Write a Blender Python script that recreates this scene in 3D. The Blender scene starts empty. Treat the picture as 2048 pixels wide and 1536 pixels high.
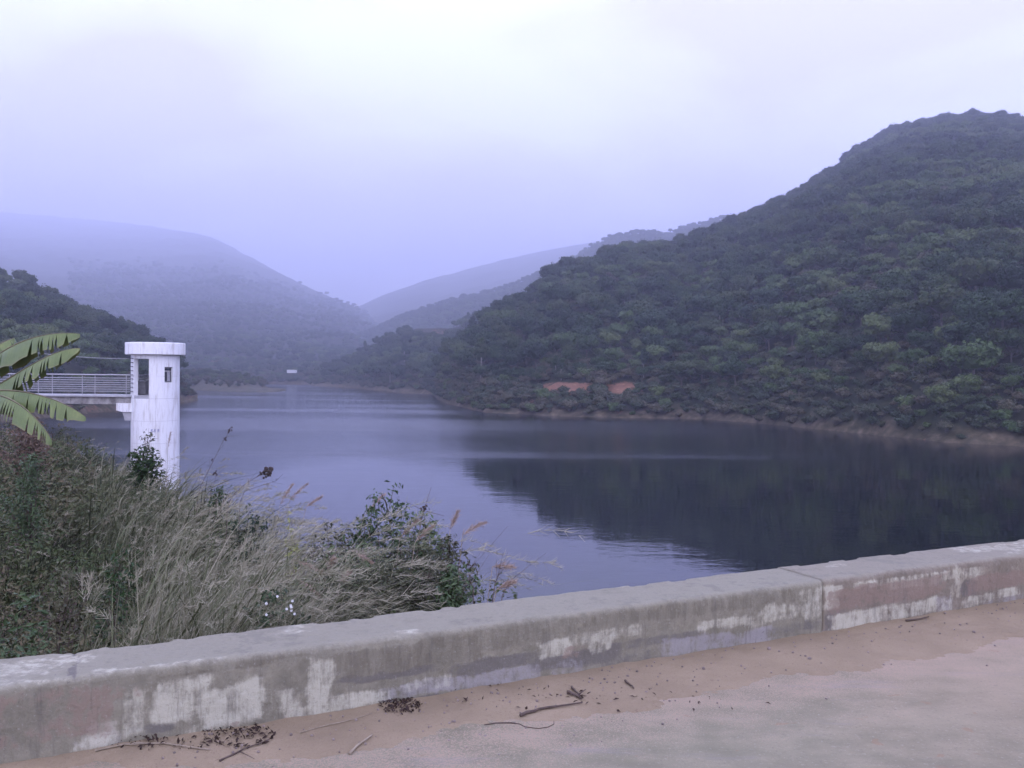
import bpy, math, random
import numpy as np
from mathutils import Vector, Matrix

# ------------------------------------------------------------------ camera, sky, sun, exposure
PITCH, ROLL, FPX, CAMZ = 0.016, 0.010, 1774.0, 1.5
WZ = -8.5                                   # water level
sc = bpy.context.scene
col = sc.collection
_f = np.array([0, math.cos(PITCH), -math.sin(PITCH)])
_r0 = np.array([1.0, 0, 0]); _u0 = np.array([0, math.sin(PITCH), math.cos(PITCH)])
_R = math.cos(ROLL) * _r0 + math.sin(ROLL) * _u0
_U = -math.sin(ROLL) * _r0 + math.cos(ROLL) * _u0
cam_d = bpy.data.cameras.new('camera'); cam = bpy.data.objects.new('camera', cam_d); col.objects.link(cam)
cam_d.sensor_width = 36.0; cam_d.lens = 36.0 * FPX / 2048.0
cam_d.clip_start = 0.05; cam_d.clip_end = 12000
cam.matrix_world = Matrix(((_R[0], _U[0], -_f[0], 0), (_R[1], _U[1], -_f[1], 0), (_R[2], _U[2], -_f[2], CAMZ), (0, 0, 0, 1)))
sc.camera = cam

SUN_EL, SUN_AZ = math.radians(40), math.radians(168)     # azimuth measured from +Y towards +X
world = bpy.data.worlds.new('World'); sc.world = world; world.use_nodes = True
nt = world.node_tree; nt.nodes.clear()
def wn(t, **k):
    n = nt.nodes.new(t)
    for a, b in k.items(): setattr(n, a, b)
    return n
wo = wn('ShaderNodeOutputWorld'); bg = wn('ShaderNodeBackground')
sky = wn('ShaderNodeTexSky', sky_type='NISHITA', sun_disc=False)
sky.sun_elevation = SUN_EL; sky.sun_rotation = SUN_AZ; sky.air_density = 1.0; sky.dust_density = 2.0
tc = wn('ShaderNodeTexCoord')
mp = wn('ShaderNodeMapping'); mp.inputs['Scale'].default_value = (1.0, 1.0, 2.6); mp.inputs['Location'].default_value = (3.7, 1.3, 2.1)
nz = wn('ShaderNodeTexNoise'); nz.inputs['Scale'].default_value = 2.1; nz.inputs['Detail'].default_value = 5; nz.inputs['Roughness'].default_value = .48; nz.inputs['Distortion'].default_value = .35
rp = wn('ShaderNodeValToRGB')                            # the overcast deck: lavender grey to white
rp.color_ramp.elements[0].position = .40; rp.color_ramp.elements[0].color = (12.0/25, 11.0/25, 19.6/25, 1)
rp.color_ramp.elements[1].position = .58; rp.color_ramp.elements[1].color = (17.4/25, 18.4/25, 23.2/25, 1)
sca = wn('ShaderNodeVectorMath', operation='SCALE'); sca.inputs['Scale'].default_value = 25.0
mx = wn('ShaderNodeMix', data_type='RGBA'); mx.inputs['Factor'].default_value = .93
bg.inputs['Strength'].default_value = 0.127
SV = (math.sin(SUN_AZ) * math.cos(SUN_EL), math.cos(SUN_AZ) * math.cos(SUN_EL), math.sin(SUN_EL))
L = nt.links.new
L(tc.outputs['Generated'], mp.inputs['Vector']); L(mp.outputs['Vector'], nz.inputs['Vector'])
L(nz.outputs['Fac'], rp.inputs['Fac']); L(rp.outputs['Color'], sca.inputs[0])
L(sky.outputs[0], mx.inputs['A']); L(sca.outputs[0], mx.inputs['B'])
L(mx.outputs['Result'], bg.inputs['Color']); L(bg.outputs[0], wo.inputs['Surface'])

sun_d = bpy.data.lights.new('sun', 'SUN'); sun_d.energy = 0.85; sun_d.angle = math.radians(40); sun_d.color = (1.0, .92, .8)
sun = bpy.data.objects.new('sun', sun_d); col.objects.link(sun)
sun.rotation_euler = Vector(SV).to_track_quat('Z', 'Y').to_euler()

sc.view_settings.view_transform = 'Standard'; sc.view_settings.look = 'None'
sc.view_settings.exposure = 0.0; sc.view_settings.gamma = 1.0; sc.view_settings.use_curve_mapping = False
sc.render.engine = 'CYCLES'
cy = sc.cycles
cy.use_denoising = True; cy.use_adaptive_sampling = True; cy.adaptive_threshold = .03; cy.max_bounces = 6; cy.diffuse_bounces = 3; cy.glossy_bounces = 3; cy.volume_bounces = 2
cy.transparent_max_bounces = 8; cy.caustics_reflective = False; cy.caustics_refractive = False
HAZE_DENSITY = 0.00062

# ------------------------------------------------------------------ helpers
rng = np.random.default_rng(7); random.seed(7)
def ray(u, v):
    d = _f[None, :] + np.outer(np.atleast_1d(u) - 1024.0, _R) / FPX + np.outer(768.0 - np.atleast_1d(v), _U) / FPX
    return d
def at(u, v, Y):                                          # the point on the sight line of a photo pixel at depth Y
    d = ray(u, v)[0]; t = Y / d[1]
    return np.array([d[0] * t, Y, CAMZ + d[2] * t])
def on_z(u, v, z):
    d = ray(u, v)[0]; t = (z - CAMZ) / d[2]
    return np.array([d[0] * t, d[1] * t, z])
def project(P):
    P = np.asarray(P, float); r = P - np.array([0, 0, CAMZ])
    w = r @ _f
    return 1024 + FPX * (r @ _R) / w, 768 - FPX * (r @ _U) / w

def _h(ix, iy, seed):
    n = (ix * 374761393 + iy * 668265263 + seed * 982451653) & 0xffffffff
    n = ((n ^ (n >> 13)) * 1274126177) & 0xffffffff
    return ((n ^ (n >> 16)) & 0xffff) / 65535.0
def vnoise(x, y, seed=0):
    x = np.asarray(x, float); y = np.asarray(y, float)
    ix = np.floor(x).astype(np.int64); iy = np.floor(y).astype(np.int64)
    fx = x - ix; fy = y - iy; fx = fx * fx * (3 - 2 * fx); fy = fy * fy * (3 - 2 * fy)
    a = _h(ix, iy, seed); b = _h(ix + 1, iy, seed); c = _h(ix, iy + 1, seed); d = _h(ix + 1, iy + 1, seed)
    return (a + (b - a) * fx) * (1 - fy) + (c + (d - c) * fx) * fy
def fbm(x, y, seed=0, o=4):
    s = 0; a = .5; f = 1.0
    for i in range(o):
        s = s + a * (vnoise(x * f, y * f, seed + i * 17) * 2 - 1); a *= .5; f *= 2.03
    return s
def sstep(a, b, x):
    t = np.clip((x - a) / (b - a), 0, 1); return t * t * (3 - 2 * t)

def tag(o, label=None, cat=None, group=None, kind=None):
    if label: o['label'] = label
    if cat: o['category'] = cat
    if group: o['group'] = group
    if kind: o['kind'] = kind
    return o
def link(name, me, mat=None, parent=None):
    if mat and not me.materials: me.materials.append(mat)
    o = bpy.data.objects.new(name, me); col.objects.link(o)
    if parent is not None: o.parent = parent
    return o
def empty(name, loc=(0, 0, 0), rz=0.0):
    o = bpy.data.objects.new(name, None); col.objects.link(o); o.location = loc; o.rotation_euler = (0, 0, rz)
    o.empty_display_size = .3
    return o
def meshdata(name, V, Fc, smooth=False, attrs=None):
    """V (n,3); Fc one (m,k) array or a list of such arrays"""
    V = np.asarray(V, np.float32)
    Fs = Fc if isinstance(Fc, list) else [Fc]
    Fs = [np.asarray(f, np.int32) for f in Fs if len(f)]
    me = bpy.data.meshes.new(name)
    me.vertices.add(len(V)); me.vertices.foreach_set('co', V.ravel())
    tot = np.concatenate([np.full(len(f), f.shape[1], np.int32) for f in Fs])
    idx = np.concatenate([f.ravel() for f in Fs])
    st = np.concatenate([[0], np.cumsum(tot)[:-1]]).astype(np.int32)
    me.loops.add(len(idx)); me.loops.foreach_set('vertex_index', idx)
    me.polygons.add(len(tot)); me.polygons.foreach_set('loop_start', st); me.polygons.foreach_set('loop_total', tot)
    me.polygons.foreach_set('use_smooth', np.full(len(tot), smooth, bool))
    me.update(calc_edges=True)
    for k, a in (attrs or {}).items():
        at_ = me.attributes.new(k, 'FLOAT', 'POINT'); at_.data.foreach_set('value', np.asarray(a, np.float32))
    me.validate()
    return me
def grid_faces(nr, nc, wrap=False):
    i = np.arange(nr - 1)[:, None]; j = np.arange(nc if wrap else nc - 1)[None, :]
    a = i * nc + j; b = i * nc + (j + 1) % nc
    return np.stack([a, b, b + nc, a + nc], -1).reshape(-1, 4)
class MB:
    """collects shapes of ONE part"""
    def __init__(s): s.V = []; s.F = []; s.n = 0
    def add(s, V, F):
        V = np.asarray(V, float); s.V.append(V)
        for f in (F if isinstance(F, list) else [F]): s.F.append(np.asarray(f) + s.n)
        s.n += len(V); return s
    def box(s, c, d, rz=0.0, bev=0.0):
        x, y, z = np.array(d) / 2
        if bev <= 0:
            V = np.array([[a * x, b * y, e * z] for e in (-1, 1) for a, b in ((-1, -1), (1, -1), (1, 1), (-1, 1))])
            F = np.array([[0, 3, 2, 1], [4, 5, 6, 7], [0, 1, 5, 4], [1, 2, 6, 5], [2, 3, 7, 6], [3, 0, 4, 7]])
        else:
            lv = []
            for zz, k in ((-z, 1), (-z + bev, 0), (z - bev, 0), (z, 1)):
                q = bev if k else 0
                for a, b in ((-1, -1), (1, -1), (1, 1), (-1, 1)):
                    if b * a > 0: lv += [[a * (x - q), b * (y - bev), zz], [a * (x - bev), b * (y - q), zz]]
                    else: lv += [[a * (x - bev), b * (y - q), zz], [a * (x - q), b * (y - bev), zz]]
            # order the 8 corners of each ring round the box
            V = np.array(lv); R8 = []
            for k in range(4):
                r = V[k * 8:k * 8 + 8]; R8.append(r[np.argsort(np.arctan2(r[:, 1], r[:, 0]))])
            V = np.concatenate(R8)
            F = [grid_faces(4, 8, True), np.array([[7, 6, 5, 4, 3, 2, 1, 0], [24, 25, 26, 27, 28, 29, 30, 31]])]
        c_, s_ = math.cos(rz), math.sin(rz)
        V = V @ np.array([[c_, s_, 0], [-s_, c_, 0], [0, 0, 1]]) + np.array(c)
        return s.add(V, F)
    def tube(s, P, r, n=6):
        P = np.asarray(P, float); m = len(P); r = np.broadcast_to(np.asarray(r, float), (m,))
        T = np.gradient(P, axis=0); T /= np.linalg.norm(T, axis=1)[:, None] + 1e-9
        ref = np.array([0.13, .21, 1.0]) if abs(T[0, 2]) < .9 else np.array([1.0, .2, .1])
        A = np.cross(T, ref); A /= np.linalg.norm(A, axis=1)[:, None]; B = np.cross(T, A)
        th = np.arange(n) * 2 * math.pi / n
        V = P[:, None, :] + r[:, None, None] * (A[:, None, :] * np.cos(th)[None, :, None] + B[:, None, :] * np.sin(th)[None, :, None])
        V = V.reshape(-1, 3)
        return s.add(V, [grid_faces(m, n, True), np.array([list(range(n))[::-1], [(m - 1) * n + k for k in range(n)]])])
    def data(s, name, smooth=False): 
        by = {}
        for f in s.F: by.setdefault(f.shape[1], []).append(f)
        return meshdata(name, np.concatenate(s.V), [np.concatenate(v) for v in by.values()], smooth)
    def build(s, name, mat, parent=None, smooth=False): return link(name, s.data(name, smooth), mat, parent)

# ------------------------------------------------------------------ materials
def nodes_of(name):
    m = bpy.data.materials.new(name); m.use_nodes = True
    t = m.node_tree; b = t.nodes['Principled BSDF']
    return m, t, b
def N(t, typ, **k):
    n = t.nodes.new(typ)
    for a, v in k.items():
        if a in n.inputs.keys(): n.inputs[a].default_value = v
        else: setattr(n, a, v)
    return n
def ramp(t, stops):
    r = t.nodes.new('ShaderNodeValToRGB'); e = r.color_ramp.elements
    while len(e) < len(stops): e.new(.5)
    for k, (p, c) in enumerate(stops): e[k].position = p; e[k].color = (*c, 1)
    return r
def mixc(t, fac, a, b, blend='MIX'):
    m = t.nodes.new('ShaderNodeMix'); m.data_type = 'RGBA'; m.blend_type = blend
    for s, v in (('Factor', fac), ('A', a), ('B', b)):
        if isinstance(v, bpy.types.NodeSocket): t.links.new(v, m.inputs[s])
        else: m.inputs[s].default_value = v if s == 'Factor' else (*v, 1)
    return m.outputs['Result']
def math_(t, op, a, b=0.0):
    m = t.nodes.new('ShaderNodeMath'); m.operation = op
    for k, v in enumerate((a, b)):
        if isinstance(v, bpy.types.NodeSocket): t.links.new(v, m.inputs[k])
        else: m.inputs[k].default_value = v
    return m.outputs[0]
def noise(t, scale, detail=4, rough=.55, vec=None, dist=0.0):
    n = N(t, 'ShaderNodeTexNoise', Scale=scale, Detail=detail, Roughness=rough, Distortion=dist)
    if vec is not None: t.links.new(vec, n.inputs['Vector'])
    return n.outputs['Fac']
def pos(t): return N(t, 'ShaderNodeNewGeometry').outputs['Position']
def objc(t): return N(t, 'ShaderNodeTexCoord').outputs['Object']
def scaled(t, vec, s):
    m = t.nodes.new('ShaderNodeMapping'); m.inputs['Scale'].default_value = s; t.links.new(vec, m.inputs['Vector']); return m.outputs[0]
def attr(t, name):
    a = t.nodes.new('ShaderNodeAttribute'); a.attribute_name = name; return a.outputs['Fac']
def mrange(t, v, a, b, c=0.0, d=1.0):
    m = N(t, 'ShaderNodeMapRange'); m.interpolation_type = 'SMOOTHSTEP'
    t.links.new(v, m.inputs['Value'])
    for k, x in zip(('From Min', 'From Max', 'To Min', 'To Max'), (a, b, c, d)): m.inputs[k].default_value = x
    return m.outputs['Result']
def bump(t, b, h, strength=.3, dist=.02):
    n = N(t, 'ShaderNodeBump', Strength=strength, Distance=dist)
    t.links.new(h, n.inputs['Height']); t.links.new(n.outputs[0], b.inputs['Normal'])

def foliage_mat(name, stops, rough=.6, attr_name=None, spread=.55, nscale=.9):
    """leaf colour: each plant its own tone, each spray of leaves a little off it"""
    m, t, b = nodes_of(name)
    oi = N(t, 'ShaderNodeObjectInfo').outputs['Random']
    g = N(t, 'ShaderNodeNewGeometry')
    ri = g.outputs['Random Per Island']
    nf = noise(t, nscale, 3, vec=g.outputs['Position'])
    v = math_(t, 'ADD', math_(t, 'MULTIPLY', oi, spread), math_(t, 'ADD', math_(t, 'MULTIPLY', ri, .28), math_(t, 'MULTIPLY', nf, .22)))
    if attr_name: v = attr(t, attr_name)
    r = ramp(t, stops); t.links.new(v, r.inputs['Fac'])
    t.links.new(r.outputs['Color'], b.inputs['Base Color'])
    b.inputs['Roughness'].default_value = rough; b.inputs['Specular IOR Level'].default_value = .25
    return m
M = {}
M['leaf_dark'] = foliage_mat('leaf_dark', [(.05, (.005, .013, .005)), (.32, (.010, .029, .007)), (.55, (.022, .052, .010)), (.8, (.048, .062, .015)), (1, (.036, .085, .012))])
M['leaf_light'] = foliage_mat('leaf_light', [(.1, (.036, .07, .018)), (.5, (.06, .1, .024)), (.9, (.095, .12, .034))])
M['leaf_scrub'] = foliage_mat('leaf_scrub', [(.05, (.016, .032, .012)), (.4, (.035, .055, .02)), (.7, (.075, .07, .036)), (1, (.12, .095, .058))])
def bark(name, a, bcol):
    m, t, b = nodes_of(name)
    f = noise(t, 6, 5, vec=scaled(t, objc(t), (1, 1, .25)))
    t.links.new(mixc(t, f, a, bcol), b.inputs['Base Color']); b.inputs['Roughness'].default_value = .85
    bump(t, b, f, .5, .03); return m
M['bark'] = bark('bark', (.05, .04, .032), (.13, .11, .09))
M['bark_pale'] = bark('bark_pale', (.2, .18, .16), (.36, .33, .3))

def soil_mat():
    m, t, b = nodes_of('hill_soil')
    p = pos(t); z = N(t, 'ShaderNodeSeparateXYZ'); t.links.new(p, z.inputs[0])
    h = math_(t, 'SUBTRACT', z.outputs['Z'], WZ)
    n1 = noise(t, .09, 5, vec=p); n2 = noise(t, .6, 5, vec=p)
    hh = math_(t, 'ADD', h, math_(t, 'MULTIPLY', math_(t, 'SUBTRACT', n1, .5), 7.0))
    r1 = ramp(t, [(.3, (.016, .022, .011)), (.55, (.028, .032, .016)), (.8, (.05, .045, .026))]); t.links.new(n2, r1.inputs['Fac'])
    r2 = ramp(t, [(.3, (.035, .034, .018)), (.48, (.075, .062, .038)), (.62, (.12, .095, .062)), (.8, (.22, .18, .125))]); t.links.new(n2, r2.inputs['Fac'])
    shore = mrange(t, hh, 3.0, .2)
    c = mixc(t, shore, r1.outputs[0], r2.outputs[0])
    r3 = ramp(t, [(.25, (.12, .065, .042)), (.6, (.2, .105, .066)), (.85, (.32, .22, .14))]); t.links.new(n2, r3.inputs['Fac'])
    sf = mrange(t, math_(t, 'ADD', attr(t, 'soil'), math_(t, 'MULTIPLY', math_(t, 'SUBTRACT', noise(t, .33, 6, .7, vec=p), .5), 2.0)), .42, .66)
    c = mixc(t, sf, c, r3.outputs[0])
    t.links.new(c, b.inputs['Base Color']); b.inputs['Roughness'].default_value = .95; b.inputs['Specular IOR Level'].default_value = .1
    bump(t, b, n2, .6, .5); return m
M['soil'] = soil_mat()

M['dry_slope'] = None
def dry_slope():
    m, t, b = nodes_of('headland_turf'); p = pos(t); n2 = noise(t, .35, 6, .65, vec=p)
    r = ramp(t, [(.3, (.024, .03, .012)), (.5, (.055, .05, .026)), (.72, (.1, .078, .046))]); t.links.new(n2, r.inputs['Fac']); t.links.new(r.outputs[0], b.inputs['Base Color'])
    b.inputs['Roughness'].default_value = .95; bump(t, b, n2, .6, .6); return m
M['dry_slope'] = dry_slope()
def water_mat():
    m, t, b = nodes_of('reservoir_water')
    p = pos(t)
    b.inputs['Base Color'].default_value = (.004, .006, .008, 1); b.inputs['IOR'].default_value = 1.40
    s = N(t, 'ShaderNodeSeparateXYZ'); t.links.new(p, s.inputs[0])
    # wind lanes: calm by the dam, ruffled farther out
    wn_ = noise(t, .012, 3, vec=scaled(t, p, (.35, 1, 1)))
    yy = math_(t, 'ADD', s.outputs['Y'], math_(t, 'MULTIPLY', math_(t, 'SUBTRACT', wn_, .5), 60))
    yy = math_(t, 'ADD', yy, math_(t, 'MULTIPLY', s.outputs['X'], -.05))
    ruff = mrange(t, yy, 84, 104)
    lanes = mrange(t, noise(t, .03, 4, .55, vec=scaled(t, p, (.22, 1.5, 1))), .40, .62, .55, 1.05)
    ruff = math_(t, 'MULTIPLY', ruff, lanes)
    ruff = math_(t, 'MULTIPLY', ruff, mrange(t, s.outputs['X'], 15, 75, 1.0, .3))
    far = mrange(t, s.outputs['Y'], 240, 330, 1.0, .7)
    ruff = math_(t, 'MULTIPLY', ruff, far)
    t.links.new(math_(t, 'ADD', math_(t, 'MULTIPLY', ruff, .20), .02), b.inputs['Roughness'])
    rip = noise(t, 1.6, 3, .6, vec=scaled(t, p, (.55, 1, 1)))
    swl = noise(t, .32, 2, .5, vec=scaled(t, p, (.4, 1, 1)))
    h = math_(t, 'ADD', math_(t, 'MULTIPLY', rip, math_(t, 'ADD', math_(t, 'MULTIPLY', ruff, .035), .006)), math_(t, 'MULTIPLY', swl, .012))
    bump(t, b, h, 1.0, 1.0); return m
M['water'] = water_mat()

def simple(name, c1, c2, scale=8, rough=.7, bs=.15, bd=.01, metal=0.0, detail=5):
    m, t, b = nodes_of(name)
    f = noise(t, scale, detail, .6, vec=objc(t))
    r = ramp(t, [(.3, c1), (.7, c2)]); t.links.new(f, r.inputs['Fac']); t.links.new(r.outputs[0], b.inputs['Base Color'])
    b.inputs['Roughness'].default_value = rough; b.inputs['Metallic'].default_value = metal
    if bs: bump(t, b, f, bs, bd)
    return m
def tower_paint():
    m, t, b = nodes_of('tower_white')
    p = objc(t)
    f = noise(t, 2.2, 6, .6, vec=scaled(t, p, (2.2, 2.2, .35)))
    z = N(t, 'ShaderNodeSeparateXYZ'); t.links.new(p, z.inputs[0])
    c = mixc(t, mrange(t, f, .48, .70, 0, .85), (.84, .85, .86), (.60, .585, .56)); st2 = noise(t, 6, 5, .65, vec=scaled(t, p, (2.5, 2.5, .16))); c = mixc(t, mrange(t, st2, .56, .7, 0, .6), c, (.5, .48, .45))
    low = mrange(t, z.outputs['Z'], 7.6, 5.0)                     # splash dirt low on the shaft
    g = noise(t, 5.5, 5, .65, vec=scaled(t, p, (1.6, 1.6, .6)))
    c = mixc(t, math_(t, 'MULTIPLY', low, mrange(t, g, .5, .64)), c, (.42, .38, .36))
    t.links.new(c, b.inputs['Base Color']); b.inputs['Roughness'].default_value = .5; bump(t, b, g, .08, .01); return m
M['white'] = tower_paint()
M['rail'] = simple('painted_rail', (.3, .3, .31), (.42, .42, .43), 5, .45, 0)
M['frame_dark'] = simple('dark_frame', (.05, .05, .055), (.09, .09, .1), 10, .5, 0)
M['machine'] = simple('machine_grey', (.2, .2, .22), (.3, .3, .32), 5, .5, .1)
M['wire'] = simple('wire_grey', (.3, .3, .33), (.4, .4, .43), 5, .5, 0)
M['blue_paint'] = simple('blue_paint', (.16, .16, .32), (.3, .3, .48), 9, .7, 0)
M['stain_conc'] = simple('stained_concrete', (.09, .085, .08), (.52, .5, .48), 1.7, .85, .3, .02, detail=7)
M['corbel'] = simple('grey_concrete', (.34, .34, .35), (.46, .46, .48), 3, .85, .2)  # even grey concrete for the lower corbel, deck, floor slab and core
def glass():
    m, t, b = nodes_of('window_glass'); b.inputs['Base Color'].default_value = (.05, .055, .07, 1); b.inputs['Roughness'].default_value = .08
    f = noise(t, 3, 2, vec=objc(t)); bump(t, b, f, .05, .01); return m
M['glass'] = glass()
M['curtain'] = simple('curtain', (.25, .25, .3), (.4, .4, .44), 9, .9, 0)
M['roof_red'] = simple('roof_red', (.25, .07, .05), (.36, .1, .07), 3, .8, .1)
M['pale_wall'] = simple('pale_wall', (.7, .7, .72), (.82, .82, .83), 3, .7, .1)

# ------------------------------------------------------------------ the hills and the water
def table(q, v, qq, sm):
    y = np.interp(qq, q, v)
    if sm:
        k = np.hanning(2 * sm + 3); k /= k.sum(); y = np.convolve(np.pad(y, sm + 1, mode='edge'), k, 'valid')
    return y
class Hill:
    def __init__(s, ridge, shore, canopy, seed, amp, back=.5, power=.85, sm=3, dmin=25.0):
        R = np.array(ridge, float); d = ray(R[:, 0], R[:, 1])
        q = d[:, 0] / d[:, 1]; te = d[:, 2] / np.hypot(d[:, 0], d[:, 1])
        S = np.array(shore, float); ds = ray(S[:, 0], np.full(len(S), 760.0)); qs = ds[:, 0] / ds[:, 1]
        s.q = np.linspace(min(q.min(), qs.min()), max(q.max(), qs.max()), 500)
        D = table(q, R[:, 2], s.q, sm); zr = CAMZ + table(q, te, s.q, sm) * D - canopy
        s.Ds = table(qs, S[:, 1], s.q, sm * 2); s.Dr = np.maximum(D, s.Ds + dmin); s.zr = np.maximum(zr, WZ + .4)
        s.seed, s.amp, s.back, s.power = seed, amp, back, power
    def par(s, x, y):
        q = x / np.maximum(y, 1e-3); D = np.hypot(x, y)
        return D, np.interp(q, s.q, s.Ds), np.interp(q, s.q, s.Dr), np.interp(q, s.q, s.zr)
    def z(s, x, y):
        D, a, b, zr = s.par(x, y); t = (D - a) / (b - a)
        front = WZ + (zr - WZ) * np.clip(t, 0, 1) ** s.power
        z = np.where(t < 0, WZ + np.maximum((D - a) * .35, -6.0), np.where(t > 1, np.maximum(zr - (D - b) * s.back, -13.9), front))
        n = fbm(x / 90., y / 90., s.seed, 4) * s.amp + fbm(x / 17., y / 17., s.seed + 5, 3) * s.amp * .22
        return z + n * np.clip(t * 2.5, 0, 1) * np.clip((1.08 - t) * 4, .12, 1) + (fbm(x / 9., y / 9., s.seed + 9, 3) * .5) * np.clip(t * 30 + .6, 0, 1)
    def mesh(s, name, nq, nd, back_len, soil, mat, label, cat='hill'):
        qq = np.linspace(s.q[0], s.q[-1], nq); a = np.interp(qq, s.q, s.Ds) - 22; b = np.interp(qq, s.q, s.Dr)
        t = np.linspace(0, 1, nd); tb = np.linspace(0, 1, 14)[1:]
        t = t ** 1.25
        D = np.concatenate([a[None] + (b - a)[None] * t[:, None], b[None] + back_len * tb[:, None]])
        x = D * (qq / np.hypot(1, qq))[None]; y = D * (1 / np.hypot(1, qq))[None]
        z = s.z(x, y); z[-1] = -13.9
        V = np.stack([x, y, z], -1).reshape(-1, 3)
        u, v = project(V); so = np.zeros(len(V))
        for (cu, cv, ru, rv, *am) in soil: so = np.maximum(so, (am[0] if am else 1.0) * (1 - ((u - cu) / ru) ** 2 * .5 - ((v - cv) / rv) ** 2 * .5))
        o = link(name, meshdata(name, V, grid_faces(D.shape[0], nq), True, {'soil': np.clip(so, 0, 1)}), mat)
        return tag(o, label, cat, kind='structure')
def wd(u, v): p = on_z(u, v, WZ); return math.hypot(p[0], p[1])
def sh(pts): return [(u, wd(u, v)) for u, v in pts]

hillA = Hill([(845, 800, 360), (868, 792, 366), (880, 715, 372), (920, 680, 372), (1000, 607, 378), (1060, 585, 380), (1115, 535, 385), (1200, 518, 395), (1240, 500, 405), (1340, 492, 430), (1420, 460, 450), (1470, 443, 470), (1560, 396, 510),
              (1620, 362, 540), (1720, 290, 600), (1790, 256, 640), (1880, 236, 690), (1960, 232, 720), (2048, 236, 745), (2150, 238, 745), (2400, 262, 720), (2800, 380, 560)],
             sh([(845, 782), (862, 787), (880, 805), (965, 825), (1100, 832), (1250, 836), (1400, 838), (1500, 845), (1600, 855), (1750, 870), (1900, 885), (2048, 893), (2300, 915), (2800, 950)]), 4.8, 3, 11.0, power=.8)
hillB = Hill([(590, 772, 540), (612, 752, 545), (650, 726, 555), (700, 702, 565), (760, 672, 575), (830, 640, 580), (900, 640, 590), (950, 625, 610), (1020, 600, 640), (1100, 562, 680), (1300, 540, 700)],
             [(590, 520), (620, 500), (700, 470), (740, 415), (800, 375), (860, 352), (950, 350), (1300, 360)], 5.5, 13, 5.0, power=.9)
hillC = Hill([(690, 690, 1330), (735, 662, 1310), (800, 630, 1300), (900, 595, 1290), (1000, 573, 1290), (1060, 550, 1290), (1130, 517, 1300), (1170, 496, 1310), (1220, 471, 1320), (1290, 458, 1330), (1330, 463, 1340), (1370, 451, 1350), (1450, 430, 1350), (1700, 380, 1350)],
             [(690, 700), (900, 700), (1700, 700)], 5.5, 23, 9.0, power=.95, sm=2)
hillD = Hill([(640, 680, 3100), (690, 628, 3100), (713, 611, 3100), (770, 585, 3150), (850, 557, 3200), (920, 540, 3300), (1000, 517, 3450), (1080, 500, 3500), (1250, 470, 3600), (1500, 450, 3600)],
             [(640, 1000), (1500, 1000)], 6.0, 33, 14.0, power=1.0, sm=2)
hillE = Hill([(-500, 400, 5800), (-200, 410, 5900), (0, 422, 6000), (150, 434, 5800), (300, 449, 5000), (380, 462, 4300), (430, 474, 3800), (520, 520, 3100), (600, 563, 2650), (660, 590, 2430), (713, 613, 2300), (760, 640, 2280), (850, 690, 2250), (950, 740, 2250)],
             [(-500, 560), (0, 560), (380, 585), (560, 560), (640, 520), (760, 560), (950, 620)], 6.0, 43, 20.0, power=1.15, sm=2)
hillF = Hill([(-700, 330, 480), (-300, 420, 440), (-120, 480, 420), (0, 535, 395), (60, 552, 385), (110, 580, 375), (150, 600, 368), (210, 625, 355), (260, 655, 342), (320, 683, 325), (350, 715, 315), (368, 752, 305), (381, 792, 292), (395, 815, 288)],
             [(-700, 110), (-300, 140), (0, 175), (150, 200), (235, 216), (300, 236), (360, 258), (382, 266), (395, 280)], 5.2, 53, 6.0, power=.8, dmin=14)
hillG = Hill([(300, 735, 470), (380, 742, 465), (430, 742, 460), (480, 750, 450), (520, 760, 435), (545, 775, 420), (560, 783, 405), (572, 790, 400)],
             sh([(300, 779), (380, 780), (450, 783), (500, 784.5), (545, 784.5), (562, 783), (572, 781)]), 1.2, 63, 1.6, power=.75, dmin=10)

hillA.mesh('hill_right', 300, 120, 160, [(1140, 776, 62, 12), (1245, 777, 42, 13), (1062, 812, 14, 16, .62), (1233, 824, 26, 6, .5), (1722, 813, 22, 7, .5), (1815, 803, 34, 8, .5), (1965, 793, 36, 10, .55), (1870, 882, 60, 6, .6), (1990, 888, 70, 7, .5)], M['soil'],
           'forested hill with red soil scars rising above the reservoir behind the parapet')
hillB.mesh('hill_middle', 180, 80, 160, [(875, 668, 60, 16, .42), (820, 700, 36, 9, .42)], M['soil'], 'hazy wooded slope with a cleared brown patch across the water')
hillC.mesh('hill_ridge', 160, 60, 250, [], M['soil'], 'pale blue ridge rising behind the wooded slopes')
hillD.mesh('mountain_centre', 120, 50, 500, [], M['soil'], 'faint mountain fading into cloud behind the valley', 'mountain')
hillE.mesh('mountain_left', 220, 90, 500, [(432, 727, 13, 6)], M['soil'], 'large misty mountain fading into low cloud above the valley', 'mountain')
hillF.mesh('hill_left', 200, 90, 160, [(150, 815, 100, 8, .45), (378, 795, 12, 8, .5)], M['soil'], 'dark wooded hill behind the white tower')
hillG.mesh('headland', 110, 40, 60, [], M['dry_slope'], 'low brown headland jutting into the reservoir', 'headland')

gv = np.array([[-4200, -700, -14], [4200, -700, -14], [4200, 7300, -14], [-4200, 7300, -14]], float)
tag(link('ground', meshdata('ground', gv, np.array([[0, 1, 2, 3]])), M['soil']), 'valley floor under and around the reservoir', 'ground', kind='structure')
wv = np.array([[-420, 3, WZ], [420, 3, WZ], [420, 720, WZ], [-420, 720, WZ]], float)
tag(link('water', meshdata('water', wv, np.array([[0, 1, 2, 3]])), M['water']), 'calm dark reservoir water mirroring the wooded hill', 'water', kind='structure')

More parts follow.
